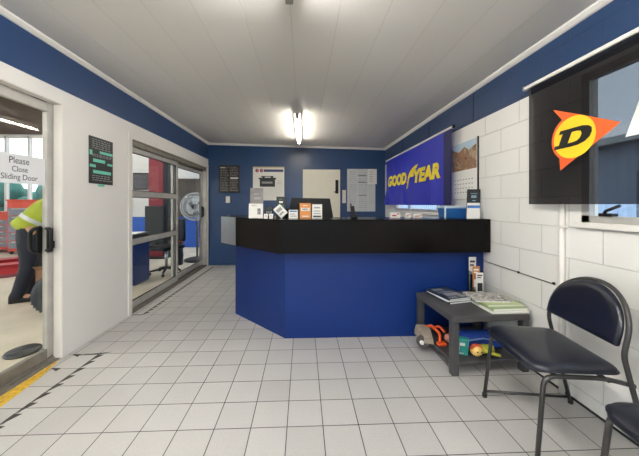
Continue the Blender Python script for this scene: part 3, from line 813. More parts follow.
# conduit and cable on the block wall
m = MB(); m.tube([(XR-.016, 1.716, 1.26), (XR-.016, 1.716, .0)], .016, 12)
for z in (.2, .69, 1.09): m.rbox(XR-.035, XR, 1.693, 1.739, z-.01, z+.01, .004)
tag(m.build('conduit', M['white']), 'white painted upright conduit on the block wall behind the chairs', 'pipe')
cb_ = thing('cable', (XR-.005, 2.1, .70), 'thin dark cable along a block joint ending near the conduit', 'cable')
m = MB(); m.tube([(XR-.004, 2.64, .705), (XR-.004, 2.3, .70), (XR-.004, 1.79, .692)], .003, 8); m.build('wire', M['dark'], cb_)
for y in (2.09, 1.785):
    m = MB(); m.rbox(XR-.010, XR, y-.009, y+.009, .688, .706, .004); m.build('clip', M['dark'], cb_)

# fluorescent lamps
tube_glow = emis('fluorescent_tube_glow', (255, 252, 246), TUBE); dim_glow = emis('dimmed_fluorescent_tube_glow', (255, 248, 232), TUBE*.3)  # back tube dimmed to soften its halo on the ceiling
def lamp(y0, y1, x, label, tm=None):
    tm = tm or tube_glow
    z = zc(x)
    o = thing('fluorescent_light', (x, (y0+y1)/2, z), label, 'ceiling light', 'fluorescent ceiling lights')
    m = MB(); m.rbox(x-.045, x+.045, y0, y1, z-.04, z+.004, .002); m.build('batten', M['white'], o)
    m = MB(); m.cyl((x, y0+.05, z-.088), (x, y1-.05, z-.088), .016, 14); m.build('tube', tm, o)
    for y in (y0+.03, y1-.03):
        m = MB(); m.rbox(x-.022, x+.022, y-.025, y+.025, z-.108, z-.03, .006); m.build('end_cap', mat('grey_lamp_holder', (150, 148, 142), .5), o)
lamp(3.46, 4.98, -.075, 'bare fluorescent tube light on the ceiling towards the back wall', dim_glow)
lamp(.0, 1.50, -.075, 'bare fluorescent tube light overhead at the top edge of the view')

lamp(-1.95, -.45, -.075, 'unseen bare fluorescent tube light added on the ceiling behind the viewer')  # added tube, out of view, to brighten the room

# ------------------------------------------------------------------ coffee table
o = thing('coffee_table', (1.07, 1.90, 0), 'low charcoal table with lower shelf against the block wall', 'table', None, .052)
TX0, TX1, TY0, TY1 = 0, .60, 0, .56
m = MB(); m.rbox(TX0, TX1, TY0, TY1, .385, .43, .005); m.build('table_top', M['table'], o, False)
for x in (TX0+.003, TX1-.053):
    for y in (TY0+.003, TY1-.053):
        m = MB(); m.rbox(x, x+.05, y, y+.05, 0, .386, .004); m.build('leg', M['table'], o, False)
m = MB(); m.rbox(TX0+.01, TX1-.01, TY0+.01, TY1-.01, .075, .10, .004); m.build('shelf', M['table'], o, False)

# magazines
def magazine(x, y, z, w, d, h, rz, cover, label, group, marks=()):
    g = thing('magazine', (x, y, z), label, 'magazine', group, rz)
    m = MB(); m.box(-w/2+.002, w/2-.002, -d/2+.002, d/2-.002, .001, h-.0012); m.build('pages', P, g, False)
    m = MB(); m.box(-w/2, w/2, -d/2, d/2, h-.0012, h); m.box(-w/2, w/2, -d/2, d/2, 0, .001); m.box(-w/2-.0008, -w/2+.001, -d/2, d/2, 0, h); m.build('cover', cover, g, False)
    if marks:
        m = MB()
        for x0, x1, y0, y1 in marks: m.box(x0*w, x1*w, y0*d, y1*d, h, h+.0005)
        m.build('print', GI if cover is not P else K, g, False)
    return g
navy = photo_mat('dark_navy_cover', [(18, 26, 40), (30, 44, 62), (20, 24, 32)], 9); tealc = mat('dark_teal_cover', (46, 78, 84), .35)
grn = mat('sage_green_cover', (150, 168, 122), .4); mono = photo_mat('grey_mixed_print_cover', [(210, 206, 198), (120, 116, 116), (226, 222, 214), (90, 88, 92), (196, 180, 160)], 26)
ltg = mat('light_green_cover', (176, 188, 132), .4)
L_ = 'magazines piled on the left of the low table'
magazine(1.262, 2.300, .4305, .225, .28, .014, .22, navy, 'dark magazine at the bottom of the left pile on low table', L_)
magazine(1.255, 2.305, .4450, .22, .275, .012, .17, P, 'pale edged magazine in the middle of the left pile on low table', L_)
magazine(1.258, 2.31, .4575, .225, .28, .012, .26, navy, 'navy magazine with grey print on top of the left pile', L_, ((-.35, .1, .25, .42), (-.38, .38, .05, .12), (-.3, .35, -.25, -.02), (-.42, -.05, -.44, -.33), (.1, .42, -.42, -.28)))
R_ = 'magazines piled on the right of the low table'
magazine(1.530, 2.060, .4305, .285, .235, .012, .02, P, 'white magazine at the bottom of the right pile on low table', R_)
magazine(1.545, 2.080, .4430, .28, .23, .016, .06, grn, 'sage green magazine low in the right pile on low table', R_)
magazine(1.545, 2.115, .4595, .28, .22, .012, .0, ltg, 'light green magazine below the grey one in the right pile', R_)
magazine(1.505, 2.165, .4720, .285, .22, .012, -.10, mono, 'grey mixed-print magazine on top of the right pile', R_, ((-.42, .2, .32, .42),))

# brochure holder behind the right pile
h = thing('brochure_holder', (1.575, 2.405, .4305), 'clear tiered brochure holder at the wall end of the low table', 'brochure holder')
m = MB()
for k, (y, z) in enumerate(((.034, .20), (.008, .12), (-.018, .06))):
    m.box(-.052, .052, y, y+.0025, .004, z)
m.box(-.052, .052, -.02, .045, 0, .004); m.box(-.054, -.052, -.02, .045, 0, .2); m.box(.052, .054, -.02, .045, 0, .2)
m.build('tray', glass('clear_acrylic', (215, 222, 224), .2), h, False)
for k, (dx_, y, z, hh, c, lb) in enumerate(((-.018, .028, .012, .31, mat('white_brown_leaflet', (206, 202, 196), .4), 'white leaflet at the back of the brochure holder'), (0, .002, .008, .235, mat('orange_brown_leaflet', (188, 122, 68), .4), 'orange brown leaflet in the middle of the brochure holder'), (.016, -.024, .006, .185, P, 'white leaflet with grey print at the front of the brochure holder'))):
    g = thing('leaflet', (1.575+dx_, 2.405+y, .4305+z), lb, 'leaflet', 'leaflets in the holder')
    m = MB(); m.box(-.033, .033, 0, .004, 0, hh); m.build('sheet', c, g, False)
    m = MB(); m.box(-.024, .022, -.0006, 0, hh*.84, hh*.9); m.box(-.024, .012, -.0006, 0, hh*.74, hh*.79); m.box(-.022, .024, -.0006, 0, hh*.1, hh*.5)
    m.build('print', K if k != 1 else P, g, False)

# ------------------------------------------------------------------ chairs
def ring(out, s, z, c):
    return [((p[0]-c[0])*s+c[0], (p[1]-c[1])*s+c[1], z) for p in out]
def rounded(poly, r, n=8):
    """closed polygon with rounded corners; r per corner"""
    out = []; k = len(poly)
    for i in range(k):
        p = Vector(poly[i]); a = (Vector(poly[i-1])-p); b = (Vector(poly[(i+1) % k])-p)
        d = r[i] if isinstance(r, (list, tuple)) else r
        p0 = p+a.normalized()*d; p1 = p+b.normalized()*d
        for t in [j/n for j in range(n+1)]: out.append(tuple(p0*(1-t)**2+p*2*t*(1-t)+p1*t*t))
    return out
def make_chair(cx, cy, label):
    o = thing('waiting_chair', (cx, cy, 0), label, 'chair', 'vinyl waiting chairs')
    # local: front towards -x, width along y
    out = rounded([(-.205, -.234), (.170, -.218), (.170, .218), (-.205, .234)], [.07, .05, .05, .07])
    def bow(r):   # front edge bows forward a little
        return [(x-(.034*(1-min(1, (y/.234)**2)) if x < -.11 else 0), y, z) for x, y, z in r]
    c = (-.02, 0)
    rings = [bow(ring(out, s, z, c)) for s, z in ((.90, .440), (.97, .442), (1.0, .448), (1.0, .456), (.985, .466), (.94, .474), (.80, .479), (.5, .481), (.15, .482))]
    # front edge falls away a little
    rings = [[(x, y, z-max(0, -.13-x)**2*2.2) for x, y, z in r] for r in rings]
    m = MB(); m.loft(rings); s = m.build('seat', M['vinyl'], o, False)
    m = MB(); m.tube([(x, y, z) for x, y, z in bow(ring(out, 1.002, .452, c))], .0045, 8, 0, True); m.build('piping', M['vinyl'], s, False)
    # backrest: straight lower edge, arched top, leaning back
    pts = [(-.205, .585), (.205, .585)]
    arch = [(.205*math.cos(t), .632+.185*math.sin(t)) for t in [PI*i/20 for i in range(21)]]
    bo = rounded([(-.213, .577), (.213, .577)], 0)[:0]+[(-.212, .577), (.212, .577), (.218, .584)]+[(.219*math.cos(PI*i/22), .632+.190*math.sin(PI*i/22)) for i in range(23)]+[(-.218, .584)]
    cb2 = (0, .69)
    def bx(y, z, d): 
        lean = (z-.585)*.24; curve = .022*(y/.21)**2
        return (.165+lean-curve+d, y, z)
    rings = []
    for sc_, d in ((.3, -.016), (.75, -.015), (.93, -.010), (1.0, -.001), (1.0, .010), (.95, .018), (.6, .020), (.2, .020)):
        rings.append([bx((p[0]-cb2[0])*sc_+cb2[0], (p[1]-cb2[1])*sc_+cb2[1], d) for p in bo])
    m = MB(); m.loft(rings); m.build('backrest', M['vinyl'], o, False)
    # back hoop and rear legs: one tube
    Y = .228
    def hp(y, z): a = bx(max(-.213, min(.213, y)), z, .022); return (a[0], y, z)
    path = [(.285, -Y-.004, .012), (.215, -Y-.002, .30), (.158, -Y, .54)]+[hp(-Y*math.cos(PI*i/20), .632+.197*math.sin(PI*i/20)) for i in range(0, 21)]+[(.158, Y, .54), (.215, Y+.002, .30), (.285, Y+.004, .012)]
    m = MB(); m.tube(fillet(path, .03, 4), .0105, 12); m.build('back_frame', M['tube'], o, False)
    for sg in (-1, 1):
        y = sg*.232
        m = MB(); m.tube(fillet([(-.215, y+sg*.004, .012), (-.175, sg*.222, .424), (.10, sg*.208, .422), (.205, sg*.226, .405)], .05, 6), .0105, 12); m.build('front_leg', M['tube'], o, False)
        m = MB(); m.tube([(-.212, y+sg*.002, .038), (.275, y+sg*.002, .038)], .008, 10); m.build('side_rail', M['tube'], o, False)
        for x, yy in ((-.215, y+sg*.004), (.287, sg*(Y+.004))):
            m = MB(); m.lathe([(.001, 0), (.013, 0), (.0135, .02), (.011, .028), (.001, .028)], (x, yy, 0), 12); m.build('foot_cap', M['dark'], o, False)
    m = MB(); m.cyl((-.12, -.225, .424), (-.12, .225, .424), .009); m.cyl((.10, -.225, .421), (.10, .225, .421), .009); m.build('cross_bar', M['tube'], o, False)
    return o
ch = make_chair(1.345, 1.435, 'navy vinyl chair with arched back seen whole beside the low table')
c2 = copy_tree(ch); ch.rotation_euler = c2.rotation_euler = (0, 0, -.145); c2.location = (1.338, .765, 0); c2['label'] = 'navy vinyl chair cut off by the bottom right corner of the view'

# ------------------------------------------------------------------ toys under and beside the table
SZ = .1005
o = thing('toy_storybook', (1.185, 2.02, SZ), 'teal picture book standing on the table shelf beside the doll', 'book', None, -.35)
m = MB(); T = Matrix.Rotation(.25, 4, 'X'); m.box(-.058, .058, -.012, .012, .004, .145, 0, T); m.build('cover', mat('teal_book_cover', (52, 152, 142), .45, var=.2, scale=25), o, False)
m = MB(); m.box(-.04, .0, -.0128, -.012, .03, .08, 0, T); m.box(.0, .035, -.0128, -.012, .085, .11, 0, T); m.box(-.045, .03, -.0128, -.012, .015, .022, 0, T); m.build('print', P, o, False)
m = MB(); m.box(.056, .0592, -.011, .011, .006, .143, 0, T); m.build('pages', P, o, False)
o = thing('toy_doll', (1.247, 1.99, SZ), 'small doll lying on the shelf with round yellow head and red hair', 'doll')
skin = mat('yellow_doll_skin', (236, 196, 110), .5)
m = MB(); m.sphere((1.247, 1.975, SZ+.045), .042, 0, 1, .95, .92); hd = m.build('head', skin, o)
m = MB()
for a in (-.014, .016): m.sphere((1.247+a, 1.9365, SZ+.053), .0048)
m.tube([(1.237, 1.9365, SZ+.03), (1.247, 1.935, SZ+.026), (1.257, 1.9365, SZ+.03)], .0016, 6); m.build('face', M['black'], hd)
m = MB()
for i in range(9):
    t = -1.1+i*.28; m.sphere((1.247+.036*math.sin(t), 1.978, SZ+.05+.034*math.cos(t)), .013, 0, 1, 1.3, 1, 8)
m.build('hair', mat('red_orange_yarn', (206, 84, 48), .8), o)
m = MB(); m.lathe([(.001, 0), (.03, .003), (.034, .05), (.022, .12), (.001, .125)], (0, 0, 0), 16, 0, Matrix.Translation((1.27, 2.01, SZ+.036)) @ Matrix.Rotation(1.4, 4, 'Y') @ Matrix.Rotation(.2, 4, 'X')); m.build('dress', mat('lime_doll_cloth', (168, 176, 60), .8), o)
for s in (-1, 1):
    m = MB(); m.tube([(1.30, 2.0+s*.02, SZ+.05), (1.35, 1.985+s*.035, SZ+.035), (1.41, 1.98+s*.03, SZ+.018)], [.014, .012, .013], 10); m.build('leg', mat('yellow_green_cloth', (196, 196, 70), .8), o)
o.location.x += .045
o = thing('toy_cushion', (1.42, 2.11, SZ), 'deep blue folded cloth toy on the shelf behind the doll', 'toy')
m = MB(); m.rbox(1.24, 1.58, 2.06, 2.17, SZ, SZ+.125, .04, 4, 0, None)
m.build('body', mat('bright_blue_cloth', (28, 66, 160), .7, var=.2, scale=14), o)
m = MB(); m.tube([(1.28, 2.056, SZ+.08), (1.40, 2.052, SZ+.095), (1.54, 2.056, SZ+.07)], .006, 8); m.build('seam', mat('pale_blue_seam', (120, 150, 200), .7), o)
o = thing('toy_ball', (1.165, 2.10, SZ), 'small pink brown ball behind the teal picture book', 'ball')
m = MB(); m.sphere((1.165, 2.12, SZ+.15-.10+.02), .035); m.build('ball', mat('pink_brown_rubber', (176, 112, 98), .5), o)
# beige toy digger poking out past the table end, with its orange arm
o = thing('toy_digger', (1.09, 2.2, 0), 'beige and orange toy digger sticking out of the table shelf', 'toy')
bg = mat('beige_toy_plastic', (150, 138, 124), .6, var=.15, scale=20)
m = MB()
m.loft([[(.985, 2.15, .115), (1.055, 2.15, .105), (1.05, 2.15, .15), (.99, 2.15, .15)], [(.975, 2.25, .105), (1.085, 2.25, .102), (1.075, 2.25, .175), (.985, 2.25, .178)], [(.975, 2.34, .105), (1.12, 2.34, .102), (1.10, 2.34, .18), (.99, 2.34, .185)], [(1.0, 2.395, .115), (1.09, 2.395, .105), (1.08, 2.395, .15), (1.01, 2.395, .15)]], smooth=False)
m.build('body', bg, o)
m = MB(); m.lathe([(.001, -.02), (.042, -.02), (.048, -.012), (.048, .012), (.042, .02), (.001, .02)], (0, 0, 0), 18, 0, Matrix.Translation((.985, 2.20, .105)) @ Matrix.Rotation(.9, 4, 'Z') @ Matrix.Rotation(PI/2, 4, 'Y')); w_ = m.build('wheel', mat('dark_grey_toy_tyre', (74, 68, 66), .7), o)
m = MB(); m.lathe([(.001, -.022), (.018, -.022), (.018, .022), (.001, .022)], (0, 0, 0), 12, 0, Matrix.Translation((.985, 2.20, .105)) @ Matrix.Rotation(.9, 4, 'Z') @ Matrix.Rotation(PI/2, 4, 'Y')); m.build('hub', P, w_)
og = mat('burnt_orange_plastic', (214, 84, 34), .5)
m = MB(); m.tube(fillet([(1.07, 2.32, .17), (1.10, 2.28, .20), (1.13, 2.20, .17), (1.10, 2.14, .125)], .02), .012, 10); m.build('arm', og, o)
m = MB(); m.tube(fillet([(1.12, 2.31, .16), (1.16, 2.27, .20), (1.17, 2.20, .18)], .02), .011, 10); m.rbox(1.08, 1.15, 2.12, 2.17, .101, .125, .008); m.build('bucket', og, o)

# ------------------------------------------------------------------ workshop beyond the left wall
WB = 8.0; WX = -9.4; WF = -2.4; WZ = 4.3
m = MB(); m.box(WX, XL-.06, WF, WB, -.09, -.01); struct('floor_workshop', m, M['concrete'], 'worn pale concrete workshop floor', None, 'floor')
m = MB(); m.box(WX, XL-.06, WF, WB, WZ, WZ+.1); struct('ceiling_workshop', m, corrugated('grey_corrugated_roof', (150, 146, 140), 'Y', 30), 'grey corrugated workshop roof', None, 'ceiling')
m = MB(); zz = zones('workshop_paint_bands', 'Z', [(0, (34, 84, 176)), (.88, (206, 206, 204)), (3.22, (88, 74, 66))])
wx0, wx1, wz0, wz1 = -8.95, -7.15, .82, 3.18
for x0, x1, z0, z1 in ((WX, wx0, -.05, WZ), (wx1, XL-.06, -.05, WZ), (wx0, wx1, -.05, wz0), (wx0, wx1, wz1, WZ)): m.box(x0, x1, WB, WB+.15, z0, z1)
struct('wall_workshop_back', m, zz, 'workshop end wall, blue below, white middle and brown top', None, 'wall')
m = MB()
for y0, y1, z0, z1 in ((WF, -1.0, -.05, WZ), (-1., 5.5, 3.4, WZ), (5.5, WB+.15, -.05, WZ)): m.box(WX-.15, WX, y0, y1, z0, z1)
struct('wall_workshop_far', m, M['white'], 'workshop side wall with a wide vehicle opening', None, 'wall')
m = MB(); m.box(WX, XL-.06, WF-.15, WF, -.05, WZ); struct('wall_workshop_front', m, M['white'], 'white workshop front wall', None, 'wall')
w = sroot('window_4', (-8.05, WB, wz0), 'tall workshop window with white mullions', 'window')
m = MB()
for x in (wx0, -8.43, -7.80, wx1-.06): m.box(x, x+.06, WB-.02, WB+.06, wz0, wz1)
for z in (wz0, 1.9, wz1-.06): m.box(wx0, wx1, WB-.02, WB+.06, z, z+.06)
m.build('window_frame', M['white'], w)
m = MB(); m.box(wx0, wx1, WB+.03, WB+.036, wz0, wz1); m.build('glass_pane', M['glass'], w)
# dark panelling on the end wall
m = MB(); m.box(-3.85, -2.3, WB-.05, WB, .88, 1.95); m.box(-3.85, -2.3, WB-.08, WB, 1.93, 1.98)
struct('trim_8', m, photo_mat('dark_stained_boards', [(48, 44, 42), (70, 62, 54), (40, 38, 40)], 5), 'dark panel band on the workshop end wall')

# strip lights, all out of view, added to light the workshop
lt = emis('added_workshop_tube_glow', (255, 250, 240), WTUBE)
def wlamp(x, y0, y1, z, label):
    o = thing('added_strip_light', (x, (y0+y1)/2, z), label, 'strip light', 'added workshop strip lights')
    m = MB(); m.rbox(x-.05, x+.05, y0, y1, z+.03, z+.09, .008); m.build('batten', M['white'], o)
    m = MB(); m.cyl((x, y0+.03, z), (x, y1-.03, z), .022, 12); m.build('tube', lt, o)
    m = MB()
    for y in (y0+.4, y1-.4): m.cyl((x, y, z+.08), (x, y, WZ), .006, 6)
    m.build('hanger', M['steel'], o)
wlamp(-6.2, -1.5, 2.0, 3.9, 'unseen added workshop strip light nearest the wide vehicle opening')
wlamp(-3.6, -1.5, 2.0, 3.9, 'unseen added workshop strip light nearest the sliding doors, front end')
wlamp(-4.2, 5.2, 7.6, 3.9, 'unseen added workshop strip light above the red hoist column')

# tool cabinets
rd = mat('orange_red_steel', (206, 78, 58), .4); gy = mat('grey_blue_drawer', (122, 126, 136), .4)
def cabinet(x, y, w, h, label):
    o = thing('tool_cabinet', (x, y, -.01), label, 'cabinet', 'red tool cabinets', .35)
    m = MB(); m.rbox(-w/2, w/2, -.22, .22, .08, h, .01); m.build('body', rd, o, False)
    n = 5; zz0 = .14; dh = (h-.30)/n
    for i in range(n):
        m = MB(); m.rbox(-w/2+.03, w/2-.03, -.24, -.22, zz0+i*dh+.01, zz0+(i+1)*dh-.01, .004); d = m.build('drawer', gy, o, False)
        m = MB(); m.rbox(-w/2+.1, w/2-.1, -.262, -.24, zz0+(i+1)*dh-.05, zz0+(i+1)*dh-.025, .005); m.build('handle', M['steel'], d, False)
    m = MB(); m.rbox(-w/2-.015, w/2+.015, -.24, .24, h, h+.04, .006); m.build('top_tray', rd, o, False)
    for sx in (-1, 1):
        for sy in (-1, 1):
            m = MB(); m.lathe([(.001, -.015), (.04, -.015), (.04, .015), (.001, .015)], (0, 0, 0), 12, 0, Matrix.Translation((sx*(w/2-.06), sy*.17, .04)) @ Matrix.Rotation(PI/2, 4, 'X')); m.build('castor', M['dark'], o, False)
    return o
cabinet(-8.0, 7.45, .62, 1.02, 'lower red tool cabinet under the workshop window')
cabinet(-7.1, 7.3, .62, 1.33, 'taller red tool cabinet behind the bending person')
# scissor lift: red rails on the floor
o = thing('car_lift', (-5.5, 5.0, -.01), 'low red scissor car lift lying on the workshop floor', 'car lift', None, .78)
for y in (-.35, .35):
    m = MB(); m.rbox(-1.5, 1.5, y-.13, y+.13, .16, .22, .01); m.rbox(-1.5, 1.5, y-.13, y-.11, .05, .22, .006); m.build('platform', M['red'], o, False)
    for s in (-1, 1):
        m = MB(); m.prism([(-1.3, .02), (-1.22, .02), (1.3, .15), (1.22, .16)] if s > 0 else [(1.3, .02), (1.22, .02), (-1.3, .15), (-1.22, .16)], y-.08+s*.03, y-.06+s*.03, 0, Matrix(((1, 0, 0, 0), (0, 0, 1, 0), (0, 1, 0, 0), (0, 0, 0, 1)))); m.build('scissor_arm', M['red'], o, False)
    m = MB(); m.rbox(-1.45, 1.45, y-.12, y+.12, 0, .025, .005); m.build('base_rail', mat('dull_red_steel', (130, 44, 44), .5), o, False)
m = MB(); m.rbox(-.05, .05, -.3, .3, .03, .10, .01); m.build('cross_member', M['dark'], o, False)

# tyre, box, mat
def tyre(name, label, loc, R, W, tilt, rz):
    o = thing(name, loc, label, 'tyre', None, rz)
    T = Matrix.Translation((0, 0, R*math.cos(tilt)+W/2*math.sin(tilt))) @ Matrix.Rotation(PI/2-tilt, 4, 'X')
    prof = [(R*.58, -W*.42), (R*.66, -W*.5), (R*.86, -W*.5), (R*.97, -W*.38), (R, -W*.2), (R, W*.2), (R*.97, W*.38), (R*.86, W*.5), (R*.66, W*.5), (R*.58, W*.42), (R*.58, -W*.42)]
    m = MB(); n = 40
    m.loft([[T @ Vector((r*math.cos(2*PI*i/n), r*math.sin(2*PI*i/n), z)) for i in range(n)] for r, z in prof], cap=False); t = m.build('tread_and_wall', mat('blue_black_rubber', (44, 50, 58), .65), o, False)
    m = MB()
    for k in range(36):
        a = 2*PI*k/36
        for s in (-1, 1):
            m.box(-.008, .008, R*.985, R+.004, s*W*.04, s*W*.36, 0, T @ Matrix.Rotation(a, 4, 'Z'))
    m.build('tread_blocks', mat('black_tread', (34, 36, 40), .7), t, False)
    return o
tyre('rubber_tyre', 'dark car tyre standing upright in front of the bending person', (-2.80, 3.235, -.01), .235, .18, .0, .5)
o = thing('cardboard_box', (-3.22, 3.62, -.01), 'brown cardboard box behind the upright tyre', 'box', None, .5)
cbm = mat('brown_cardboard', (146, 106, 78), .7, var=.12)
m = MB(); m.box(-.13, .13, -.13, .13, 0, .44); m.build('carton', cbm, o, False)
for s in (-1, 1):
    m = MB(); m.box(-.13, .13, -.06, .06, -.002, .002, 0, Matrix.Translation((0, s*.18, .47)) @ Matrix.Rotation(s*.5, 4, 'X')); m.build('flap', cbm, o, False)
o = MB(); o.lathe([(.001, .0), (.115, 0), (.12, .008), (.11, .02), (.001, .022)], (-2.36, 2.38, -.01), 28)
tag(o.build('drain_cover', M['charcoal']), 'round dark drain cover on the concrete outside the near door', 'drain cover')

# bending person
def skin_obj(name, chains, m, parent, sub=2, branches=True):
    """one continuous surface grown round joint chains: chains = [[(pos, radius), ...], ...]; equal positions are one joint"""
    vs_, es, rad, idx = [], [], [], {}
    for chn in chains:
        last = None
        for p, r in chn:
            k = tuple(round(c, 4) for c in p)
            if k not in idx: idx[k] = len(vs_); vs_.append(p); rad.append(r)
            if last is not None: es.append((last, idx[k]))
            last = idx[k]
    me = bpy.data.meshes.new(name); me.from_pydata(vs_, es, []); ob = bpy.data.objects.new(name, me); C.objects.link(ob)
    sk = ob.modifiers.new('skin', 'SKIN'); sk.use_smooth_shade = True
    for i, d in enumerate(me.skin_vertices[0].data):
        r = rad[i]; d.radius = r if isinstance(r, tuple) else (r, r); d.use_root = (i == 0)
    ss = ob.modifiers.new('sub', 'SUBSURF'); ss.levels = ss.render_levels = sub
    bpy.context.view_layer.update()
    dg = bpy.context.evaluated_depsgraph_get()
    nm = bpy.data.meshes.new_from_object(ob.evaluated_get(dg)); nm.name = name
    bpy.data.objects.remove(ob)
    for p in nm.polygons: p.use_smooth = True
    nm.materials.clear(); nm.materials.append(m)
    no = bpy.data.objects.new(name, nm); C.objects.link(no); no.parent = parent; return no
# local frame: x is the way the person faces, y the left side, z up
pe = thing('person', (-3.62, 3.72, -.01), 'person in hi-vis yellow jacket and dark trousers bending over in the workshop', 'person', None, .62)
skn = mat('skin', (188, 140, 112), .5)
pel = (0, 0, .90); ch_ = (.17, 0, 1.17); sh = (.29, 0, 1.31); nk = (.37, 0, 1.36); hdp = (.48, 0, 1.37)
hip = lambda s: (.0, s*.10, .86); kn = lambda s: (.05+s*.03, s*.12, .47); an = lambda s: (-.04+s*.04, s*.13, .09); toe = lambda s: (.12+s*.04, s*.14, .04)
shd = lambda s: (.29, s*.19, 1.28); el = lambda s: (.40, s*.22, 1.0); wr_ = lambda s: (.56, s*.17, .74)
chains = [[(pel, .13), ((.07, 0, 1.03), .13), (ch_, .14), (sh, .12), (nk, .06), ((.42, 0, 1.37), .06), (hdp, .095), ((.55, 0, 1.34), .08)]]
for s in (-1, 1):
    chains.append([(pel, .13), (hip(s), .10), (kn(s), .06), (an(s), .042), (toe(s), .035)])
    chains.append([(sh, .12), (shd(s), .07), (el(s), .045), (wr_(s), .03), ((.60, s*.16, .68), .035)])
    for k in range(4):
        b = (.60, s*.16, .68); a = (.62+k*.012, s*.16-.03+k*.02, .63); e_ = (.615+k*.012, s*.155-.03+k*.02, .595)
        chains.append([(b, .035), (a, .011), (e_, .009)])
    chains.append([((.60, s*.16, .68), .035), ((.585, s*.12, .66), .011), ((.59, s*.10, .63), .009)])
bd = skin_obj('body', chains, skn, pe)
m = MB(); c0 = Vector((.625, 0, 1.19))
for s in (-1, 1): m.sphere((.605, s*.03, 1.32), .012, 0, 1, 1, 1, 8)
m.build('eyes', M['black'], pe, False)
m = MB(); m.sphere((.625, 0, 1.295), .016, 0, 1, .8, 1.3, 8)
for s in (-1, 1): m.sphere((.49, s*.095, 1.35), .022, 0, .7, .35, 1.2, 8)
m.build('nose_and_ears', skn, pe, False)
m = MB(); m.sphere((.495, 0, 1.392), .108, 0, 1, .95, .8, 14); m.build('hair', mat('dark_brown_hair', (48, 36, 30), .8), pe, False)
hv = mat('hi_vis_yellow_cloth', (156, 168, 44), .75, var=.1, scale=8)
jc = [[((-.075, 0, .885), (.185, .18)), ((-.02, 0, .95), (.175, .17)), ((.07, 0, 1.04), (.17, .17)), (ch_, (.165, .185)), (sh, (.14, .16)), ((.345, 0, 1.345), .085)]]
for s in (-1, 1): jc.append([(sh, (.14, .16)), (shd(s), .088), (el(s), .064), ((.52, s*.185, .82), .05)])
skin_obj('jacket', jc, hv, pe)
rf = mat('grey_reflective_tape', (186, 190, 188), .3, .2)
T = Matrix.Translation((.06, 0, 1.03)) @ Matrix.Rotation(.6, 4, 'Y')
m = MB(); m.loft([[T @ Vector((.165*math.cos(2*PI*i/28), .172*math.sin(2*PI*i/28), z)) for i in range(28)] for z in (-.025, .025)], cap=False); m.build('reflective_band', rf, pe, False)
tr = mat('dark_navy_work_trousers', (26, 29, 40), .8, var=.2, scale=10)
tc_ = [[(pel, (.15, .15)), ((.04, 0, .97), .14)]]
for s in (-1, 1): tc_.append([(pel, (.15, .15)), (hip(s), .125), (kn(s), .088), (an(s), .072), ((an(s)[0], an(s)[1], .045), .075)])
skin_obj('trousers', tc_, tr, pe)
for s in (-1, 1):
    a = an(s); m = MB(); rings = []
    for x, w_, h_ in ((-.075, .03, .10), (-.06, .045, .14), (0, .048, .14), (.07, .05, .075), (.15, .052, .055), (.20, .04, .045), (.215, .02, .03)):
        rings.append([(a[0]+x, a[1]+w_*math.cos(t), max(0, h_/2+h_/2*math.sin(t)*1.0)) for t in [2*PI*i/14 for i in range(14)]])
    m.loft(rings); m.build('boot', M['dark'], pe, False)

# things seen through the far doors
o = thing('hoist_column', (-3.41, 6.5, -.01), 'tall dark red vehicle hoist column seen through the far doors', 'hoist')
dr = mat('dark_red_steel', (136, 34, 48), .4)
m = MB(); m.rbox(-3.58, -3.24, 6.42, 6.68, .02, 3.1, .012); m.build('column', dr, o)
m = MB(); m.rbox(-3.62, -3.20, 6.34, 6.70, .22, 1.2, .012); m.build('carriage', M['charcoal'], o)
m = MB(); m.rbox(-3.70, -3.12, 6.3, 6.8, 0, .03, .005); m.build('base_plate', M['charcoal'], o)
m = MB(); m.rbox(-3.24, -3.12, 6.40, 6.52, 0, 3.0, .006); m.build('cable_cover', M['dark'], o)
for s in (-1, 1):
    m = MB(); m.rbox(-.05, .05, -.75, 0, -.04, .04, .008, 2, 0, Matrix.Translation((-3.41, 6.34, .33)) @ Matrix.Rotation(s*.55-.3, 4, 'Z')); m.build('lift_arm', M['dark'], o)
o = thing('wall_screen', (-4.6, 7.98, 1.9), 'dark screen on the white workshop end wall left of red column', 'screen')
m = MB(); m.rbox(-4.86, -4.34, 7.94, 7.99, 1.66, 2.14, .01); m.build('casing', M['black'], o)
m = MB(); m.box(-4.82, -4.38, 7.937, 7.94, 1.70, 2.10); m.build('panel', mat('dim_screen', (58, 50, 52), .2), o)
# desk
o = thing('work_desk', (-3.1, 4.65, -.01), 'dark desk seen just beyond the far doors', 'desk')
m = MB(); m.rbox(-3.3, -2.76, 4.3, 5.05, .71, .74, .006); m.build('desk_top', M['charcoal'], o)
for x in (-3.26, -2.80):
    for y in (4.35, 5.0):
        m = MB(); m.rbox(x-.02, x+.02, y-.02, y+.02, 0, .711, .004); m.build('leg', M['black'], o)
m = MB(); m.rbox(-3.24, -2.82, 4.99, 5.01, .45, .711, .004); m.build('back_panel', M['charcoal'], o)
bl = mat('royal_blue_steel', (26, 52, 120), .45)
o = thing('drawer_unit', (-2.65, 4.42, -.01), 'blue steel drawer unit at the right end of the workshop desk', 'drawer unit')
m = MB(); m.rbox(-2.74, -2.56, 4.22, 4.62, 0, .69, .006); m.build('body', bl, o)
for k in range(3):
    m = MB(); m.rbox(-2.73, -2.57, 4.205, 4.22, .05+k*.21, .24+k*.21, .004); d = m.build('drawer', bl, o)
    m = MB(); m.rbox(-2.69, -2.61, 4.19, 4.205, .19+k*.21, .205+k*.21, .003); m.build('handle', M['steel'], d)
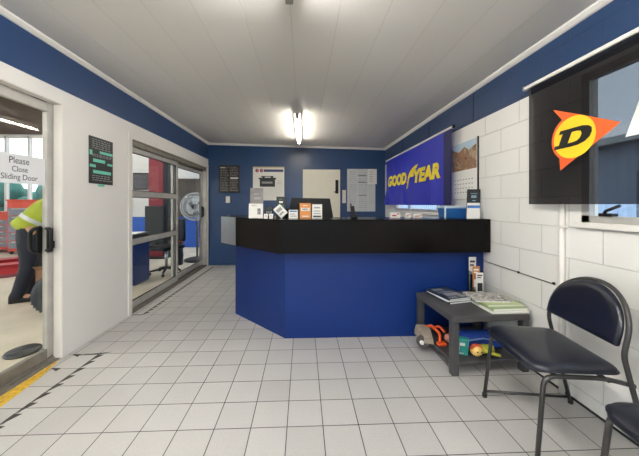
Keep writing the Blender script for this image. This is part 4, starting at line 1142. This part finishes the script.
for i, (x, y, r, lb) in enumerate(((-2.98, 4.82, .1, 'larger white sheet lying on the dark workshop desk'), (-3.10, 4.46, -.1, 'smaller white sheet lying on the dark workshop desk'))):
    q = MB(); q.box(-.15+i*.04, .15-i*.04, -.21+i*.06, .21-i*.06, .0005, .004); q = q.build('paper_sheet', P); q.location = (x, y, .73+.0005); q.rotation_euler = (0, 0, r)
    q.location.z = .7402; tag(q, lb, 'paper', 'papers on the workshop desk')
# office chair
o = thing('office_chair', (-2.46, 4.98, -.01), 'black office chair standing right of the dark workshop desk', 'chair', None, 1.2)
m = MB(); m.rbox(-.23, .23, -.22, .22, .44, .51, .03, 3); m.build('seat', M['black'], o, False)
m = MB(); m.rbox(.2, .26, -.2, .2, .56, .98, .03, 3, 0, None); m.build('backrest', M['black'], o, False)
m = MB(); m.tube(fillet([(.1, 0, .44), (.25, 0, .44), (.25, 0, .65)], .06), .02); m.build('back_stem', M['black'], o, False)
m = MB(); m.cyl((0, 0, .1), (0, 0, .45), .025); m.build('gas_column', M['steel'], o, False)
for k in range(5):
    a = 2*PI*k/5; m = MB(); m.tube([(0, 0, .11), (.26*math.cos(a), .26*math.sin(a), .07)], [.025, .015]); lg = m.build('base_arm', M['black'], o, False)
    m = MB(); m.sphere((.26*math.cos(a), .26*math.sin(a), .028), .028, 0, 1, 1, 1, 10); m.build('castor', M['dark'], lg, False)
# fan
fc = Vector((-2.36, 6.0, 1.19))
o = thing('pedestal_fan', (-2.36, 6.0, -.01), 'large chrome pedestal fan seen through the far sliding door', 'fan')
chm = mat('bright_chrome_wire', (216, 220, 222), .2, .8)
m = MB()
def rg(r, y, t=.005): m.tube([(fc.x+r*math.cos(2*PI*i/40), fc.y+y, fc.z+r*math.sin(2*PI*i/40)) for i in range(40)], t, 6, 0, True)
rg(.30, 0, .009); rg(.29, -.05); rg(.22, -.08); rg(.12, -.10); rg(.05, -.105); rg(.29, .05); rg(.2, .08)
for k in range(44):
    a = 2*PI*k/44
    m.tube([(fc.x+r*math.cos(a), fc.y+y, fc.z+r*math.sin(a)) for r, y in ((.05, -.105), (.15, -.097), (.25, -.07), (.295, -.02), (.30, 0), (.29, .05), (.18, .085))], .0028, 5)
m.build('cage', chm, o)
for k in range(3):
    q = MB(); T = Matrix.Translation(fc) @ Matrix.Rotation(2*PI*k/3+.4, 4, 'Y') @ Matrix.Rotation(.45, 4, 'Z')
    q.prism([(.03, -.03), (.14, -.10), (.25, -.09), (.26, .02), (.20, .09), (.03, .04)], -.003, .003, 0, T @ Matrix(((1, 0, 0, 0), (0, 0, 1, 0), (0, 1, 0, 0), (0, 0, 0, 1)))); q.build('blade', mat('pale_metal_blade', (196, 204, 208), .3, .4), o)
q = MB(); q.cyl(fc+Vector((0, -.04, 0)), fc+Vector((0, .22, 0)), .06, 16); q.build('motor', M['charcoal'], o)
q = MB(); q.cyl((fc.x, fc.y+.14, .04), (fc.x, fc.y+.14, 1.16), .022, 12); q.build('pole', M['charcoal'], o)
q = MB(); q.lathe([(.001, 0), (.26, 0), (.27, .03), (.2, .06), (.04, .09), (.001, .09)], (fc.x, fc.y+.14, -.01), 28); q.build('base', M['charcoal'], o)
# drum with orange lid
o = thing('waste_drum', (-2.60, 5.72, -.01), 'black drum with orange lid beside the chrome fan', 'drum')
q = MB(); q.lathe([(.001, 0), (.10, 0), (.115, .2), (.105, .3), (.115, .48), (.001, .48)], (-2.60, 5.72, -.01), 20); q.build('drum', M['black'], o)
q = MB(); q.lathe([(.001, 0), (.13, 0), (.13, .02), (.10, .045), (.001, .05)], (-2.60, 5.72, .47), 20); q.build('lid', M['orange'], o)

# ------------------------------------------------------------------ outside
m = MB(); m.box(-60, 60, -60, 60, -.2, -.11); struct('ground', m, mat('grey_asphalt', (120, 120, 120), .8, var=.15, scale=.6), 'grey asphalt ground outside', None, 'ground')
o = thing('neighbouring_shed', (7.5, 6, -.11), 'long pale blue metal shed across the yard, seen through the right windows', 'building')
m = MB(); m.box(6.6, 9, -6, 20, -.11, 2.5); m.build('walls', corrugated('pale_blue_cladding', (146, 168, 196), 'Y', 30), o)
m = MB(); m.prism([(6.3, 2.48), (7.8, 2.95), (9.3, 2.48)], -6.2, 20.2, 0, Matrix(((1, 0, 0, 0), (0, 0, 1, 0), (0, 1, 0, 0), (0, 0, 0, 1)))); m.build('roof', corrugated('grey_green_roof', (112, 126, 128), 'Y', 30), o)
for y in (1.0, 4.0, 8.0, 12.0):
    m = MB(); m.rbox(6.57, 6.61, y, y+1.1, .9, 1.9, .005); m.build('window', mat('dark_shed_glass', (72, 92, 112), .15), o)
o = thing('hedge', (-11, 12.5, -.11), 'teal green hedge beyond the tall workshop window', 'hedge')
rr = random.Random(4); m = MB()
for i in range(170): m.sphere((rr.uniform(-19, -6), rr.uniform(12, 13.2), rr.uniform(.0, 1.9)), rr.uniform(.4, .7), 0, 1, 1, rr.uniform(.8, 1.1), 8)
m.build('foliage', mat('teal_green_leaves', (52, 104, 92), .8, var=.3, scale=5, bump=.6, bscale=9), o)

# ------------------------------------------------------------------ light, sky, camera
def sky():
    w = bpy.data.worlds.new('overcast_blue_sky'); SC.world = w; w.use_nodes = True
    nt = w.node_tree; bg = nt.nodes['Background']
    tc = nt.nodes.new('ShaderNodeTexCoord'); n = nt.nodes.new('ShaderNodeTexNoise')
    mp = nt.nodes.new('ShaderNodeMapping'); mp.inputs['Scale'].default_value = (1, 1, 3)
    n.inputs['Scale'].default_value = 2.4; n.inputs['Detail'].default_value = 7
    nt.links.new(tc.outputs['Generated'], mp.inputs['Vector']); nt.links.new(mp.outputs[0], n.inputs['Vector'])
    r = nt.nodes.new('ShaderNodeValToRGB')
    r.color_ramp.elements[0].position = .42; r.color_ramp.elements[1].position = .62
    r.color_ramp.elements[0].color = (.58, .70, .86, 1); r.color_ramp.elements[1].color = (.95, .97, 1, 1)
    nt.links.new(n.outputs['Fac'], r.inputs['Fac']); nt.links.new(r.outputs['Color'], bg.inputs['Color'])
    bg.inputs['Strength'].default_value = SKY
SKY = 3.0
sky()
cam = bpy.data.cameras.new('camera'); co = bpy.data.objects.new('camera', cam); C.objects.link(co)
co.location = (0, 0, 1.237); co.rotation_euler = (PI/2, 0, -.0385)
cam.sensor_width = 36; cam.lens = 271/639*36
cam.shift_x = 6/639; cam.shift_y = -23.6/639
cam.clip_start = .02; cam.clip_end = 200
SC.camera = co
vs = SC.view_settings; vs.view_transform = 'Standard'; vs.look = 'None'; vs.gamma = 1; vs.use_curve_mapping = False
vs.exposure = EXPO
SC.cycles.use_denoising = True
SC.cycles.max_bounces = 10; SC.cycles.diffuse_bounces = 5; SC.cycles.transparent_max_bounces = 12; SC.cycles.glossy_bounces = 4
SC.cycles.caustics_reflective = False; SC.cycles.caustics_refractive = False
SC.cycles.sample_clamp_indirect = 6
